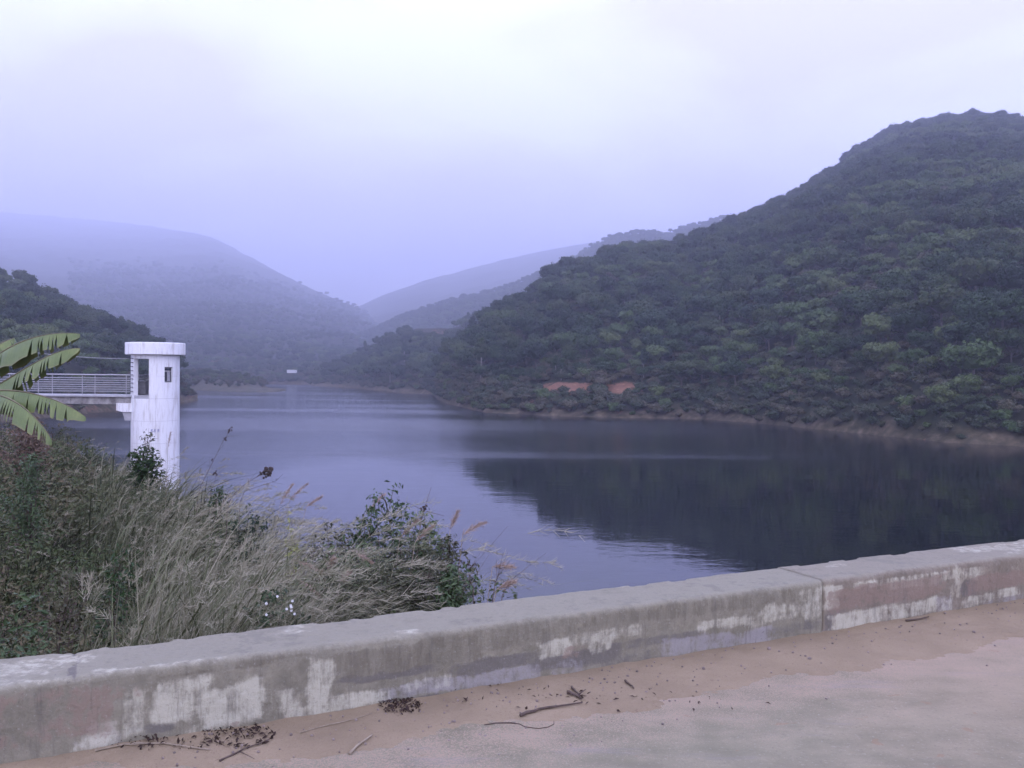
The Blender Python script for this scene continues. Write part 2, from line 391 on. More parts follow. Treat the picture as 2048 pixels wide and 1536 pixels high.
# ------------------------------------------------------------------ dam crest, bank, road
WA = math.radians(26.09); WOFF, WH, WW = 3.73, .315, .38
wa = np.array([math.cos(WA), math.sin(WA)]); wn2 = np.array([-math.sin(WA), math.cos(WA)])
def wall_pt(s, w, z=0.0):                                 # s along the parapet, w from its front face towards the water
    s = np.asarray(s, float); w = np.asarray(w, float)
    return np.stack(np.broadcast_arrays(s * wa[0] + (WOFF + w) * wn2[0], s * wa[1] + (WOFF + w) * wn2[1], np.asarray(z, float)), -1)
def s_of_u(u, w=0.0):                                     # where along the parapet a photo column falls
    d = ray(u, np.full(np.atleast_1d(u).shape, 1250.0)); t = (WOFF + w) / (d[:, :2] @ wn2)
    r = (d[:, :2] @ wa) * t
    return r if np.ndim(u) else float(r[0])
def e_of(x, y): return .866 * (x + 5.3) + .5 * (y - 14)
def near_z(x, y):
    d = x * wn2[0] + y * wn2[1] - (WOFF + WW); e = e_of(x, y)
    dam = np.where(d > -7.6, -.33 - .42 * np.maximum(d - .1, 0), -.33 - .5 * (-7.6 - d))
    bank = -2.3 - .35 * np.maximum(e, 0) - .9 * np.maximum(e - .8, 0) - .12 * np.minimum(e, 0)
    bank = bank + .5 * np.exp(-((y - 15) / 7.0) ** 2)
    bank = np.minimum(bank, .9) - .45 * np.maximum(y - 47, 0)
    bank = np.where(d > 0, np.minimum(bank, -.45 + np.maximum(d - 1.5, 0) * .12), -9)
    z = np.maximum(dam, bank) + fbm(x / 2.2, y / 2.2, 71, 4) * .16 * np.clip(d, 0, 1)
    return np.maximum(z, -13.5)
def dirt_mat():
    m, t, b = nodes_of('bank_earth'); p = pos(t)
    f = noise(t, .9, 6, .6, vec=p); r = ramp(t, [(.3, (.05, .04, .03)), (.55, (.1, .065, .045)), (.8, (.17, .1, .075))])
    t.links.new(f, r.inputs['Fac']); t.links.new(r.outputs[0], b.inputs['Base Color']); b.inputs['Roughness'].default_value = .95; bump(t, b, f, .6, .1); return m
M['dirt'] = dirt_mat()
gx = np.arange(-130, 181, 1.0); gy = np.arange(-70, 141, 1.0); GX, GY = np.meshgrid(gx, gy)
tag(link('embankment', meshdata('embankment', np.stack([GX, GY, near_z(GX, GY)], -1).reshape(-1, 3), grid_faces(len(gy), len(gx)), True), M['dirt']),
    'earth dam and reddish bank under the weeds behind the parapet', 'embankment', kind='structure')

def road_mat():
    m, t, b = nodes_of('road_concrete'); p = pos(t)
    big = noise(t, .55, 4, .55, vec=p); mid = noise(t, 3.2, 6, .6, vec=scaled(t, p, (1, 1.5, 1))); fine = noise(t, 60, 4, .65, vec=p)
    base = ramp(t, [(.28, (.168, .156, .102)), (.72, (.262, .244, .165))]); t.links.new(mid, base.inputs['Fac'])
    x = N(t, 'ShaderNodeSeparateXYZ'); t.links.new(p, x.inputs[0])
    k = math_(t, 'ADD', math_(t, 'MULTIPLY', x.outputs['X'], .20), math_(t, 'ADD', math_(t, 'MULTIPLY', math_(t, 'SUBTRACT', big, .5), 1.1), math_(t, 'MULTIPLY', math_(t, 'SUBTRACT', mid, .5), .5)))
    dust_and_tint = mrange(t, k, .0, .9, .02, .66)  # red dust plus the camera's pinkish colour shading, painted in towards the right
    c = mixc(t, dust_and_tint, base.outputs[0], (.33, .25, .165))
    spots = noise(t, 7.5, 2, .5, vec=scaled(t, p, (1, 1.4, 1)), dist=.4)
    c = mixc(t, mrange(t, spots, .67, .72, 0, .4), c, (.26, .15, .085))
    c = mixc(t, mrange(t, fine, .55, .72, 0, .5), c, (.13, .118, .1)); c = mixc(t, mrange(t, fine, .42, .3, 0, .3), c, (.42, .39, .33))
    dp = N(t, 'ShaderNodeVectorMath', operation='DOT_PRODUCT'); t.links.new(p, dp.inputs[0]); dp.inputs[1].default_value = (-math.sin(WA), math.cos(WA), 0)
    nearwall = mrange(t, dp.outputs['Value'], WOFF - 1.15, WOFF - .45)
    grain = math_(t, 'ADD', noise(t, 150, 3, .7, vec=p), math_(t, 'MULTIPLY', nearwall, .16))
    grain = math_(t, 'ADD', grain, math_(t, 'MULTIPLY', math_(t, 'SUBTRACT', mid, .5), .35))
    c = mixc(t, mrange(t, grain, .62, .7, 0, .8), c, (.34, .25, .18))
    sm_ = noise(t, 2.4, 5, .6, vec=scaled(t, p, (.55, 2.6, 1)))
    c = mixc(t, mrange(t, sm_, .56, .72, 0, .35), c, (.22, .2, .2))
    t.links.new(c, b.inputs['Base Color']); b.inputs['Roughness'].default_value = .85; b.inputs['Specular IOR Level'].default_value = .25
    bump(t, b, math_(t, 'ADD', math_(t, 'MULTIPLY', fine, .35), mid), .25, .006); return m
M['road'] = road_mat()
rs = np.linspace(-60, 90, 301); rw = np.linspace(-7.0, .37, 30); RS, RW = np.meshgrid(rs, rw)
rz = fbm(RS / 1.5, RW / 1.5, 81, 3) * .006
RV = wall_pt(RS, RW, rz)
RVb = wall_pt(RS, RW, -.3)
top = RV.reshape(-1, 3); nT = len(top); gf = grid_faces(len(rw), len(rs))
nc = len(rs); ring = list(range(nc)) + [k * nc + nc - 1 for k in range(1, len(rw))] + [(len(rw) - 1) * nc + k for k in range(nc - 2, -1, -1)] + [k * nc for k in range(len(rw) - 2, 0, -1)]
low = top[ring].copy(); low[:, 2] = -.31
side = np.array([[ring[k], nT + k, nT + (k + 1) % len(ring), ring[(k + 1) % len(ring)]] for k in range(len(ring))])
tag(link('road', meshdata('road', np.concatenate([top, low]), [gf, side], True), M['road']), 'concrete road along the dam crest, dusted with red earth, pinkish camera tint painted in', 'road', kind='structure')

# the sand drift along the foot of the parapet
def sand_mat():
    m, t, b = nodes_of('drift_sand'); p = pos(t)
    a = noise(t, 2.0, 5, .6, vec=p); g = noise(t, 110, 3, .7, vec=p); g2 = noise(t, 28, 4, .7, vec=p)
    r = ramp(t, [(.3, (.225, .176, .115)), (.7, (.305, .242, .16))]); t.links.new(a, r.inputs['Fac'])
    c = mixc(t, mrange(t, g, .55, .75, 0, .55), r.outputs[0], (.17, .115, .09))
    c = mixc(t, mrange(t, g2, .63, .72, 0, .5), c, (.14, .09, .075))
    c = mixc(t, mrange(t, g, .30, .24, 0, .6), c, (.6, .55, .5))
    t.links.new(c, b.inputs['Base Color']); b.inputs['Roughness'].default_value = .95; b.inputs['Specular IOR Level'].default_value = .1
    bump(t, b, math_(t, 'ADD', g2, math_(t, 'MULTIPLY', g, .5)), .7, .012); return m
M['sand'] = sand_mat()
def road_pt(u, v): p = on_z(u, v, 0.0); return float(p[:2] @ wa), float(p[:2] @ wn2 - WOFF)
edge_px = [(150, 1536), (430, 1536), (560, 1520), (680, 1500), (919, 1462), (1150, 1437), (1300, 1405), (1400, 1375), (1557, 1356), (1697, 1337), (1871, 1303), (2048, 1279)]
es = np.array([road_pt(u, v) for u, v in edge_px]); 
ss = np.arange(-9, 16, .022); ww = np.concatenate([np.linspace(.02, -.9, 60), ])
SS, WWg = np.meshgrid(ss, ww)
ew = -np.interp(ss, es[:, 0], es[:, 1]) + fbm(ss * 1.9, ss * 0, 91, 4) * .13 + fbm(ss * 9, ss * 0 + 3, 93, 3) * .035
def sand_h(S, Wd):
    e = -np.interp(S, es[:, 0], es[:, 1]) + fbm(S * 1.9, S * 0, 91, 4) * .13 + fbm(S * 9, S * 0 + 3, 93, 3) * .05 + fbm(S * 31, Wd * 31, 94, 3) * .05
    k = 1 - (-Wd) / e
    h = np.where(k > 0, .004 + .026 * np.clip(k, 0, 1) ** .8, k * .05) + fbm(S * 5, Wd * 5, 95, 4) * .010 * np.clip(k * 3 + .4, 0, 1) + fbm(S * 22, Wd * 22, 97, 2) * .004
    return np.maximum(h, -.03)
tag(link('sand', meshdata('sand', wall_pt(SS, WWg, sand_h(SS, WWg)).reshape(-1, 3), grid_faces(len(ww), len(ss)), True), M['sand']),
    'drift of brown sand along the foot of the parapet', 'sand', kind='stuff')

# ------------------------------------------------------------------ parapet: cast sections with a joint
def parapet_mat(name, tint):
    m, t, b = nodes_of(name); p = objc(t)
    vs = noise(t, 9, 6, .68, vec=scaled(t, p, (2.4, 2.4, .45))); f = noise(t, 26, 6, .68, vec=p); med = noise(t, 4.2, 6, .62, vec=p)
    pit = noise(t, 55, 3, .6, vec=p)
    r = ramp(t, [(.28, (.13 * tint[0], .122 * tint[1], .095 * tint[2])), (.5, (.215 * tint[0], .202 * tint[1], .156 * tint[2])), (.72, (.29 * tint[0], .272 * tint[1], .208 * tint[2]))])
    t.links.new(math_(t, 'ADD', math_(t, 'MULTIPLY', med, .55), math_(t, 'MULTIPLY', f, .45)), r.inputs['Fac'])
    c = r.outputs[0]
    def layer(c, a, lo, hi, colr, vs_w=.5, amt=1.0):
        k = math_(t, 'ADD', attr(t, a), math_(t, 'ADD', math_(t, 'MULTIPLY', math_(t, 'SUBTRACT', vs, .5), vs_w * 2.0), math_(t, 'ADD', math_(t, 'MULTIPLY', math_(t, 'SUBTRACT', f, .5), 1.1), math_(t, 'MULTIPLY', math_(t, 'SUBTRACT', med, .5), 1.3))))
        return mixc(t, mrange(t, k, lo, hi, 0, amt), c, colr)
    c = layer(c, 'top', .2, .9, (.28, .268, .2), .1, .5)
    c = layer(c, 'damp', .3, .75, (.14, .13, .115), .5, .8)
    c = layer(c, 'streak', .3, .8, (.15, .135, .10), 1.1, .75)
    c = layer(c, 'lav', .3, .75, (.30, .285, .275), .5, .8)
    c = layer(c, 'white', .30, 1.05, (.50, .485, .375), 1.0, .85)
    c = layer(c, 'brown', .45, .75, (.24, .18, .14), .4, .75)
    c = mixc(t, mrange(t, pit, .66, .74, 0, .55), c, (.11, .1, .095))
    sp = noise(t, 95, 4, .7, vec=p)
    c = mixc(t, mrange(t, sp, .56, .72, 0, .4), c, (.13, .12, .105)); c = mixc(t, mrange(t, sp, .42, .28, 0, .3), c, (.46, .44, .4))
    drip = noise(t, 14, 5, .65, vec=scaled(t, p, (2.2, 2.2, .22)))
    c = mixc(t, math_(t, 'MULTIPLY', mrange(t, drip, .54, .7, 0, .5), math_(t, 'SUBTRACT', 1.0, attr(t, 'top'))), c, (.125, .115, .095))
    topm = math_(t, 'MULTIPLY', attr(t, 'top'), mrange(t, math_(t, 'ADD', math_(t, 'MULTIPLY', med, .6), math_(t, 'MULTIPLY', f, .4)), .5, .62, 0, .75))
    c = mixc(t, topm, c, (.185, .175, .135))
    t.links.new(c, b.inputs['Base Color']); b.inputs['Roughness'].default_value = .9; b.inputs['Specular IOR Level'].default_value = .2
    bump(t, b, math_(t, 'ADD', math_(t, 'MULTIPLY', f, .6), math_(t, 'MULTIPLY', med, .8)), .85, .014); return m
M['parapet'] = parapet_mat('parapet_concrete', (1.06, 1.05, 1.0)); M['parapet_r'] = parapet_mat('parapet_concrete_brown', (1.03, .95, .93))
SJ0 = s_of_u(152); SJ1 = s_of_u(1645)
def ell(S, r, lst):                                       # stains: (photo column from, to, height fraction from, to, strength)
    o = np.zeros_like(S)
    for (u0, u1, r0, r1, k) in lst:
        a, b = s_of_u(u0), s_of_u(u1); c = (a + b) / 2; h = (b - a) / 2
        dx = np.abs(S - c) / h; dy = np.abs(r - (r0 + r1) / 2) / ((r1 - r0) / 2)
        o = np.maximum(o, k * (1 - sstep(.7, 1.25, np.maximum(dx, dy))))
    return o
WHITE = [(240, 300, .15, .8, .75), (300, 420, .3, .85, .85), (400, 530, .12, .72, .9), (380, 480, .0, .28, .6), (510, 600, .1, .5, .6), (600, 650, .1, .85, .95), (560, 720, .02, .2, .9), (640, 790, .08, .3, .85), (790, 860, .16, .32, .6), (860, 900, .12, .38, .6),
         (160, 235, .0, .42, .62), (1085, 1150, .35, .65, .85), (1150, 1290, .45, .66, .6), (1180, 1230, .3, .6, .75), (1400, 1520, .38, .56, .72), (1500, 1640, .35, .66, .66), (1600, 1645, .3, 1.0, .6)]
DAMP = [(640, 880, .42, .56, .8), (880, 1090, .28, .52, .75), (1060, 1260, .18, .42, .8), (1240, 1420, .25, .42, .6), (1400, 1640, .1, .3, .55), (640, 1000, -.02, .06, .7), (1200, 1330, .0, .22, .5), (290, 350, .15, .34, .75), (540, 640, -.02, .12, .6), (250, 300, .2, .3, .6)]
STREAK = [(620, 960, .5, 1.0, .62), (960, 1100, .6, 1.02, .5), (300, 640, .85, 1.0, .62), (1100, 1640, .66, 1.0, .52), (560, 640, .25, .6, .5)]
LAV = [(740, 1090, .06, .32, .72), (1090, 1180, .05, .3, .5), (1310, 1560, .04, .34, .66), (150, 240, .02, .4, .35), (1600, 1645, .3, .9, .3)]
BROWN = [(-400, 240, .2, 1.0, .62), (400, 640, .0, .2, .5), (1120, 1190, .3, .5, .5), (190, 300, .6, 1.0, .5)]
WHITE_R = [(1646, 1688, .5, .98, .85), (1655, 1780, .04, .40, .95), (1780, 1880, .1, .42, .9), (1880, 1905, .05, .36, .6), (1700, 1780, .74, .96, .74), (1770, 1860, .66, .95, .74), (1840, 1960, .6, .95, .66), (1920, 2045, .1, .3, .75), (1900, 1925, .3, .8, .6), (2030, 2300, .5, .95, .5)]
BROWN_R = [(1650, 1900, .4, .85, .8), (1900, 2400, .3, .7, .75), (1690, 1950, -.05, .05, .8)]
DAMP_R = [(1920, 1955, .3, .6, .8), (1650, 1700, .38, .5, .6), (1646, 1660, .0, .45, .7)]
LAV_R = [(1870, 1905, .1, .4, .6), (1960, 2048, -.05, .15, .5)]
def parapet(name, s0, s1, mat, label, W_, D_, S_, L_, B_, dz=0.0, dw=0.0, seed=0, step=.016):
    ns = int((s1 - s0) / step) + 1; S = np.linspace(s0, s1, ns)
    # cross-section, foot of the front face up and over to the back
    zf = np.linspace(-.06, WH + dz, 26); q = []
    for z in zf[:-1]: q.append((0.0, z, 0, z / (WH + dz)))
    R_ = .028
    zf = zf[zf < WH + dz - R_]; q = [c_ for c_ in q if c_[1] < WH + dz - R_ - .004]
    for k in range(7):
        a = k / 6 * math.pi / 2; q.append((R_ - R_ * math.cos(a), WH + dz - R_ + R_ * math.sin(a), k / 6, 1.0))
    for w in np.linspace(R_ * 2, WW - R_ * 2, 22): q.append((w, WH + dz, 1, 1.0))
    for k in range(4):
        a = k / 3 * math.pi / 2; q.append((WW - R_ + R_ * math.sin(a), WH + dz - R_ + R_ * math.cos(a), 1, 1.0))
    for z in np.linspace(WH + dz - .04, -.4, 10): q.append((WW, z, 0, z / WH))
    Q = np.array(q); SSg, Wq = np.meshgrid(S, Q[:, 0], indexing='ij'); Zq = np.broadcast_to(Q[:, 1], SSg.shape).copy(); T = np.broadcast_to(Q[:, 2], SSg.shape); r = np.broadcast_to(Q[:, 3], SSg.shape)
    Zq = Zq + fbm(SSg * .8, Wq * 2, 100 + seed, 3) * .006 * sstep(.2, .3, Zq) + fbm(SSg * 14, Wq * 14, 104 + seed, 3) * .003 * T
    Wq = Wq + fbm(SSg * 1.1, Zq * 2, 108 + seed, 3) * .010 + fbm(SSg * 12, Zq * 12, 111 + seed, 3) * .0045
    # chips on both arrises
    chf = sstep(.12, .32, fbm(SSg * 5.5, SSg * 0 + 7, 120 + seed, 4)); fr = np.exp(-((Q[:, 0] - .01) / .03) ** 2) * (Q[:, 3] > .86); bk = np.exp(-((Q[:, 0] - WW) / .035) ** 2) * (Q[:, 3] > .9)
    crk = (np.abs(SSg - SJ0 - .03 * fbm(Wq * 9, SSg * 0, 170, 2)) < .009) * T
    Zq = Zq - crk * .006
    chb = sstep(.05, .3, fbm(SSg * 7.5, SSg * 0 + 2, 130 + seed, 4))
    Zq = Zq - chf * fr[None] * .005 - chb * bk[None] * .012; Wq = Wq + chf * fr[None] * .006 - chb * bk[None] * .01
    V = wall_pt(SSg, Wq + dw, Zq).reshape(-1, 3); nq = len(Q)
    F = [grid_faces(ns, nq), np.array([list(range(nq))[::-1]]), np.array([[(ns - 1) * nq + k for k in range(nq)]])]
    back = (Q[:, 0] > WW * .9)
    wob = fbm(SSg * 3, r * 2.2, 140 + seed, 4); Sx = SSg + wob * .10; rx = r + fbm(SSg * 2.4, r * 1.5, 150 + seed, 4) * .16
    front = (1 - T)
    A = {'white': ell(Sx, rx, W_) * front, 'damp': ell(Sx, rx, D_) * front, 'streak': ell(Sx, rx, S_) * front, 'lav': ell(Sx, rx, L_) * front, 'brown': ell(Sx, rx, B_) * front, 'top': T * (1 - .9 * crk)}
    A['damp'] = np.maximum(A['damp'], crk * .9)
    A['white'] = np.maximum(A['white'], T * sstep(.22, .42, fbm(SSg * 2.2, Wq * 4, 160 + seed, 4)) * .6)
    o = link(name, meshdata(name, V, F, True, {k: a.ravel() for k, a in A.items()}), mat)
    return tag(o, label, 'parapet', 'concrete parapet sections along the dam road')
parapet('parapet_section', SJ0 - 5.5, SJ1 - .006, M['parapet'], 'long low concrete parapet section stained white, lavender and grey', WHITE, DAMP, STREAK, LAV, BROWN, .002, 0, 2, .015)
parapet('parapet_section', SJ1 + .007, SJ1 + 9.0, M['parapet_r'], 'brownish parapet section with white flaking patches beyond the vertical joint', WHITE_R, DAMP_R, [], LAV_R, BROWN_R, .006, .006, 3, .02)

# ------------------------------------------------------------------ trees
def ico(r, seed, n=1):
    t = (1 + 5 ** .5) / 2
    V = np.array([[-1, t, 0], [1, t, 0], [-1, -t, 0], [1, -t, 0], [0, -1, t], [0, 1, t], [0, -1, -t], [0, 1, -t], [t, 0, -1], [t, 0, 1], [-t, 0, -1], [-t, 0, 1]], float)
    V /= np.linalg.norm(V, axis=1)[:, None]
    F = np.array([[0, 11, 5], [0, 5, 1], [0, 1, 7], [0, 7, 10], [0, 10, 11], [1, 5, 9], [5, 11, 4], [11, 10, 2], [10, 7, 6], [7, 1, 8], [3, 9, 4], [3, 4, 2], [3, 2, 6], [3, 6, 8], [3, 8, 9], [4, 9, 5], [2, 4, 11], [6, 2, 10], [8, 6, 7], [9, 8, 1]])
    for _ in range(n):
        V = list(map(tuple, V)); cache = {}; F2 = []
        def mid(a, b):
            k = (min(a, b), max(a, b))
            if k not in cache:
                m = (np.array(V[a]) + np.array(V[b])); m /= np.linalg.norm(m); V.append(tuple(m)); cache[k] = len(V) - 1
            return cache[k]
        for a, b, c in F:
            x, y, z = mid(a, b), mid(b, c), mid(c, a); F2 += [[a, x, z], [b, y, x], [c, z, y], [x, y, z]]
        V = np.array(V); F = np.array(F2)
    return V, F
ICO1 = ico(1, 0, 1)
def leaf_quads(C, Nn, size, g, fold=.25, aspect=.55):
    """one bent leaf (4 corners) per centre C, roughly facing Nn"""
    n = len(C)
    A = g.normal(size=(n, 3)); A -= (A * Nn).sum(1)[:, None] * Nn; A /= np.linalg.norm(A, axis=1)[:, None] + 1e-9
    B = np.cross(Nn, A); s = np.broadcast_to(np.asarray(size, float), (n,))[:, None]
    V = np.stack([C - A * s * .5, C + B * s * .5 * aspect + Nn * s * fold * .3, C + A * s * .5, C - B * s * .5 * aspect + Nn * s * fold * .3], 1).reshape(-1, 3)
    F = np.arange(4 * n).reshape(n, 4)
    return V, F
def crown_mesh(name, lobes, nleaf, size, seed, core=.8):
    g = np.random.default_rng(seed); mb = MB(); L_ = np.array(lobes)
    a = L_[:, 3] * L_[:, 5]; pick = g.choice(len(L_), nleaf, p=a / a.sum())
    d = g.normal(size=(nleaf, 3)); d[:, 2] = np.where(d[:, 2] < -.35, -d[:, 2] * .5, d[:, 2]); d /= np.linalg.norm(d, axis=1)[:, None]
    rr = 1 - np.abs(g.normal(size=nleaf)) * .12 + (g.random(nleaf) < .22) * g.random(nleaf) * .42
    C = L_[pick, :3] + d * L_[pick, 3:6] * rr[:, None]
    nn = d + g.normal(size=(nleaf, 3)) * .55 + np.array([0, 0, .25]); nn /= np.linalg.norm(nn, axis=1)[:, None]
    mb.add(*leaf_quads(C, nn, size * g.uniform(.6, 1.4, nleaf), g, .3, .75))
    V0, F0 = ICO1
    for l in L_:
        w = 1 + g.normal(size=len(V0)) * .07
        mb.add(V0 * w[:, None] * l[3:6] * core + l[:3], F0)
    return mb.data(name)
def round_lobes(g, h, r, n):
    out = [(0, 0, h, r * .72, r * .72, r * .66)]
    for k in range(n):
        a = k * 2.4 + g.uniform(-.4, .4); e = g.uniform(-.35, .75); q = r * g.uniform(.42, .85)
        out.append((math.cos(a) * q * math.cos(e), math.sin(a) * q * math.cos(e), h + math.sin(e) * r * .62, *(r * g.uniform(.26, .52, 3) * np.array([1, 1, .9]))))
    return out
def trunk_mesh(name, h, r, seed, lobes, lean=.15):
    g = np.random.default_rng(seed); mb = MB()
    t = np.linspace(0, 1, 6); P = np.stack([lean * t ** 2 * h * g.uniform(-.4, .4) + g.normal(size=6) * .04, lean * t ** 2 * h * g.uniform(-.4, .4) + g.normal(size=6) * .04, t * h - .5], -1)
    mb.tube(P, r * (1 - .6 * t), 6)
    for l in lobes[1:5]:
        a = P[3 + int(g.integers(0, 2))]; b = np.array(l[:3]); m = (a + b) / 2 + np.array([0, 0, -.15 * h * .2])
        mb.tube(np.array([a, m, b]), np.array([r * .45, r * .3, r * .1]), 5)
    return mb.data(name, True)
KIND = []                                                 # (crown mesh, trunk mesh, crown material, trunk material, word)
for k in range(5):
    g = np.random.default_rng(200 + k); lb = round_lobes(g, 3.5 + .4 * (k % 3), 2.9 + .3 * (k % 2), 9 + k % 3)
    KIND.append((crown_mesh('crown_round', lb, 2000, .42, 210 + k, .74), trunk_mesh('trunk_round', 5.0, .22, 220 + k, lb), M['leaf_dark'], M['bark'], 'round dark green'))
for k in range(2):
    g = np.random.default_rng(240 + k); lb = round_lobes(g, 2.7 + .5 * k, 2.4, 11)
    KIND.append((crown_mesh('crown_light', lb, 1700, .42, 250 + k, .72), trunk_mesh('trunk_light', 4.4, .16, 260 + k, lb), M['leaf_light'], M['bark'], 'light yellowish green'))
for k in range(2):                                        # tall pale-stemmed trees
    g = np.random.default_rng(270 + k)
    lb = [(g.uniform(-.3, .3), g.uniform(-.3, .3), z, r, r, .95) for z, r in ((5.2, .75), (6.2, 1.15), (7.2, 1.1), (8.1, .8))] + [(math.cos(a) * .9, math.sin(a) * .9, 6.2 + .5 * math.sin(3 * a), .65, .65, .55) for a in (0, 1.6, 3.1, 4.6)]
    KIND.append((crown_mesh('crown_tall', lb, 900, .42, 280 + k, .7), trunk_mesh('trunk_tall', 7.0, .15, 290 + k, lb, .06), M['leaf_dark'], M['bark_pale'], 'tall pale-stemmed'))
SHRUB = []
for k in range(4):
    g = np.random.default_rng(300 + k); lb = round_lobes(g, .75 + .1 * k, 1.0 + .12 * k, 7)
    SHRUB.append((crown_mesh('shrub_foliage', lb, 520, .26, 310 + k, .72), trunk_mesh('shrub_stem', .9, .05, 320 + k, lb, .2), M['leaf_scrub'] if k != 2 else M['leaf_light'], M['bark'], 'scrub'))
for a in KIND + SHRUB:
    a[0].materials.append(a[2]); a[1].materials.append(a[3])
PROTO = {}
def plant_tree(kind, p, rz, sc_, label, group, name='tree', cat='tree', src=KIND, parts=('crown', 'trunk')):
    t = empty(name, p, rz); t.scale = (sc_, sc_, sc_)
    c = link(parts[0], src[kind][0], None, t); s = link(parts[1], src[kind][1], None, t)
    PROTO.setdefault((id(src), kind), (c, s))
    return tag(t, label, cat, group)
def scatter(hill, q0, q1, d0, d1, step, zmin, seed, soil=(), jitter=.42, back=8.0):
    """jittered lattice over the front of a hill"""
    g = np.random.default_rng(seed); xs = np.arange(min(q0 * d0 * .7, q0 * d1) - 5, max(q1 * d0 * .7, q1 * d1) + 5, step); ys = np.arange(d0 * .7, d1 + 5, step)
    X, Y = np.meshgrid(xs, ys); X = X.ravel() + g.uniform(-jitter, jitter, X.size) * step; Y = Y.ravel() + g.uniform(-jitter, jitter, Y.size) * step
    D, a, b, zr = hill.par(X, Y); q = X / Y
    k = (q > q0) & (q < q1) & (D > a) & (D < b + back) & (D > d0) & (D < d1); X, Y = X[k], Y[k]
    Z = hill.z(X, Y); k = Z > WZ + zmin + 2.0 * fbm(X / 11, Y / 11, seed, 2); X, Y, Z = X[k], Y[k], Z[k]
    P = np.stack([X, Y, Z], -1); u, v = project(P); keep = np.ones(len(P), bool)
    for (cu, cv, ru, rv) in soil: keep &= ((u - cu) / ru) ** 2 + ((v - cv) / rv) ** 2 > 1
    return P[keep]
def kinds_for(P, g, light_bias=0.0, tall=.04):
    n = len(P); cl = fbm(P[:, 0] / 28, P[:, 1] / 28, 401, 3) + g.normal(size=n) * .12 + light_bias
    k = g.integers(0, 5, n); k = np.where(cl > .17, 5 + g.integers(0, 2, n), k)
    return np.where(g.random(n) < tall, 7 + g.integers(0, 2, n), k)
g0 = np.random.default_rng(500)
soilA = [(1140, 779, 64, 20), (1245, 781, 46, 21), (1062, 812, 18, 22), (1722, 813, 26, 10), (1815, 803, 34, 12), (1965, 800, 36, 15)]
PA = scatter(hillA, -.10, .66, 100, 800, 5.0, 5.6, 501, soilA)
PF = scatter(hillF, -.85, -.36, 100, 480, 5.2, 5.0, 502)
PB = scatter(hillB, -.245, .06, 330, 720, 6.0, 3.5, 503, [(875, 668, 55, 14)])
PC = scatter(hillC, -.19, .24, 850, 1400, 7.5, 3, 504)
PE = scatter(hillE, -.50, -.10, 560, 2500, 10.5, 4, 505); PE = PE[g0.random(len(PE)) < sstep(2500, 900, np.hypot(PE[:, 0], PE[:, 1]))]
PD = PE[:0]
PG = scatter(hillG, -.41, -.29, 350, 480, 5.0, 3.6, 507)
# single trees: the nearest ones in view
def inview(P):
    u, v = project(P); return (u > -60) & (u < 2110) & (v > 0) & (v < 1536)
fa = inview(PA); oa = np.argsort(np.hypot(PA[:, 0], PA[:, 1]) + 1e5 * ~fa)[:215]
ff = inview(PF); of = np.argsort(np.hypot(PF[:, 0], PF[:, 1]) + 1e5 * ~ff)[:75]
restA = np.ones(len(PA), bool); restA[oa] = False; restF = np.ones(len(PF), bool); restF[of] = False
kA = kinds_for(PA, g0, .05, .012); kA = np.where((kA > 6) & (PA[:, 2] > 25), 0, kA); kF = kinds_for(PF, g0, -.04, .006)
def place_right(u): return ('at the tip of the hill' if u < 1010 else 'above the red soil scar' if u < 1300 else 'right of the red soil scar' if u < 1500 else 'halfway along the wooded shore' if u < 1700 else 'near the parapet side of the hill' if u < 1880 else 'by the right frame edge')
def place_left(u): return ('at the left frame edge' if u < 60 else 'above the footbridge' if u < 200 else 'just behind the white tower')
for P, idx, kk, where, hname in ((PA, oa, kA, place_right, 'hill across the water'), (PF, of, kF, place_left, 'hill behind the white tower')):
    uu, vv = project(P); lv = np.argsort(np.argsort(vv[idx]))
    for n_, i in enumerate(idx):
        w = KIND[kk[i]][4]; big = g0.random(); s_ = (.66 + .8 * big ** 1.8) * (.8 if P[i][2] < WZ + 9 else 1)
        size = 'big' if s_ > 1.0 else 'small' if s_ < .72 else 'middling'
        tier = 'lowest row' if lv[n_] > len(idx) * .75 else 'second row' if lv[n_] > len(idx) * .5 else 'third row' if lv[n_] > len(idx) * .25 else 'upper row'
        plant_tree(int(kk[i]), P[i], g0.uniform(0, 6.28), s_, f'{size} {w} tree, {tier}, {where(uu[i])}', f'forest trees on the {hname}')
# trees that stand out
def lone(kind, u, v, hill, sc_, label, D0, D1):
    d = ray(u, v)[0]; best = None
    for D in np.arange(D0, D1, .5):
        t = D / math.hypot(d[0], d[1]); z = CAMZ + d[2] * t; x, y = d[0] * t, d[1] * t
        if hill.z(np.array([x]), np.array([y]))[0] >= z: best = (x, y, z); break
    if best is None: return
    plant_tree(kind, best, g0.uniform(0, 6), sc_, label, None)
lone(7, 1287, 760, hillA, .82, 'slim tree with a bare white trunk above the red soil scar', 190, 300)
lone(8, 1122, 762, hillA, .62, 'small pale-trunked tree at the top of the red soil scar', 190, 300)
lone(7, 1468, 764, hillA, .75, 'slender pale-trunked tree right of the red scars on the wooded shore', 180, 300)
lone(5, 1945, 770, hillA, 1.5, 'big yellow-green tree leaning over the shore near the frame edge', 120, 300)
lone(5, 1880, 830, hillA, 1.0, 'bushy olive tree low on the shore below the big yellow-green tree', 120, 300)
lone(1, 832, 652, hillB, 1.25, 'dark tree standing proud on the hazy ridge above the cleared patch', 520, 640)

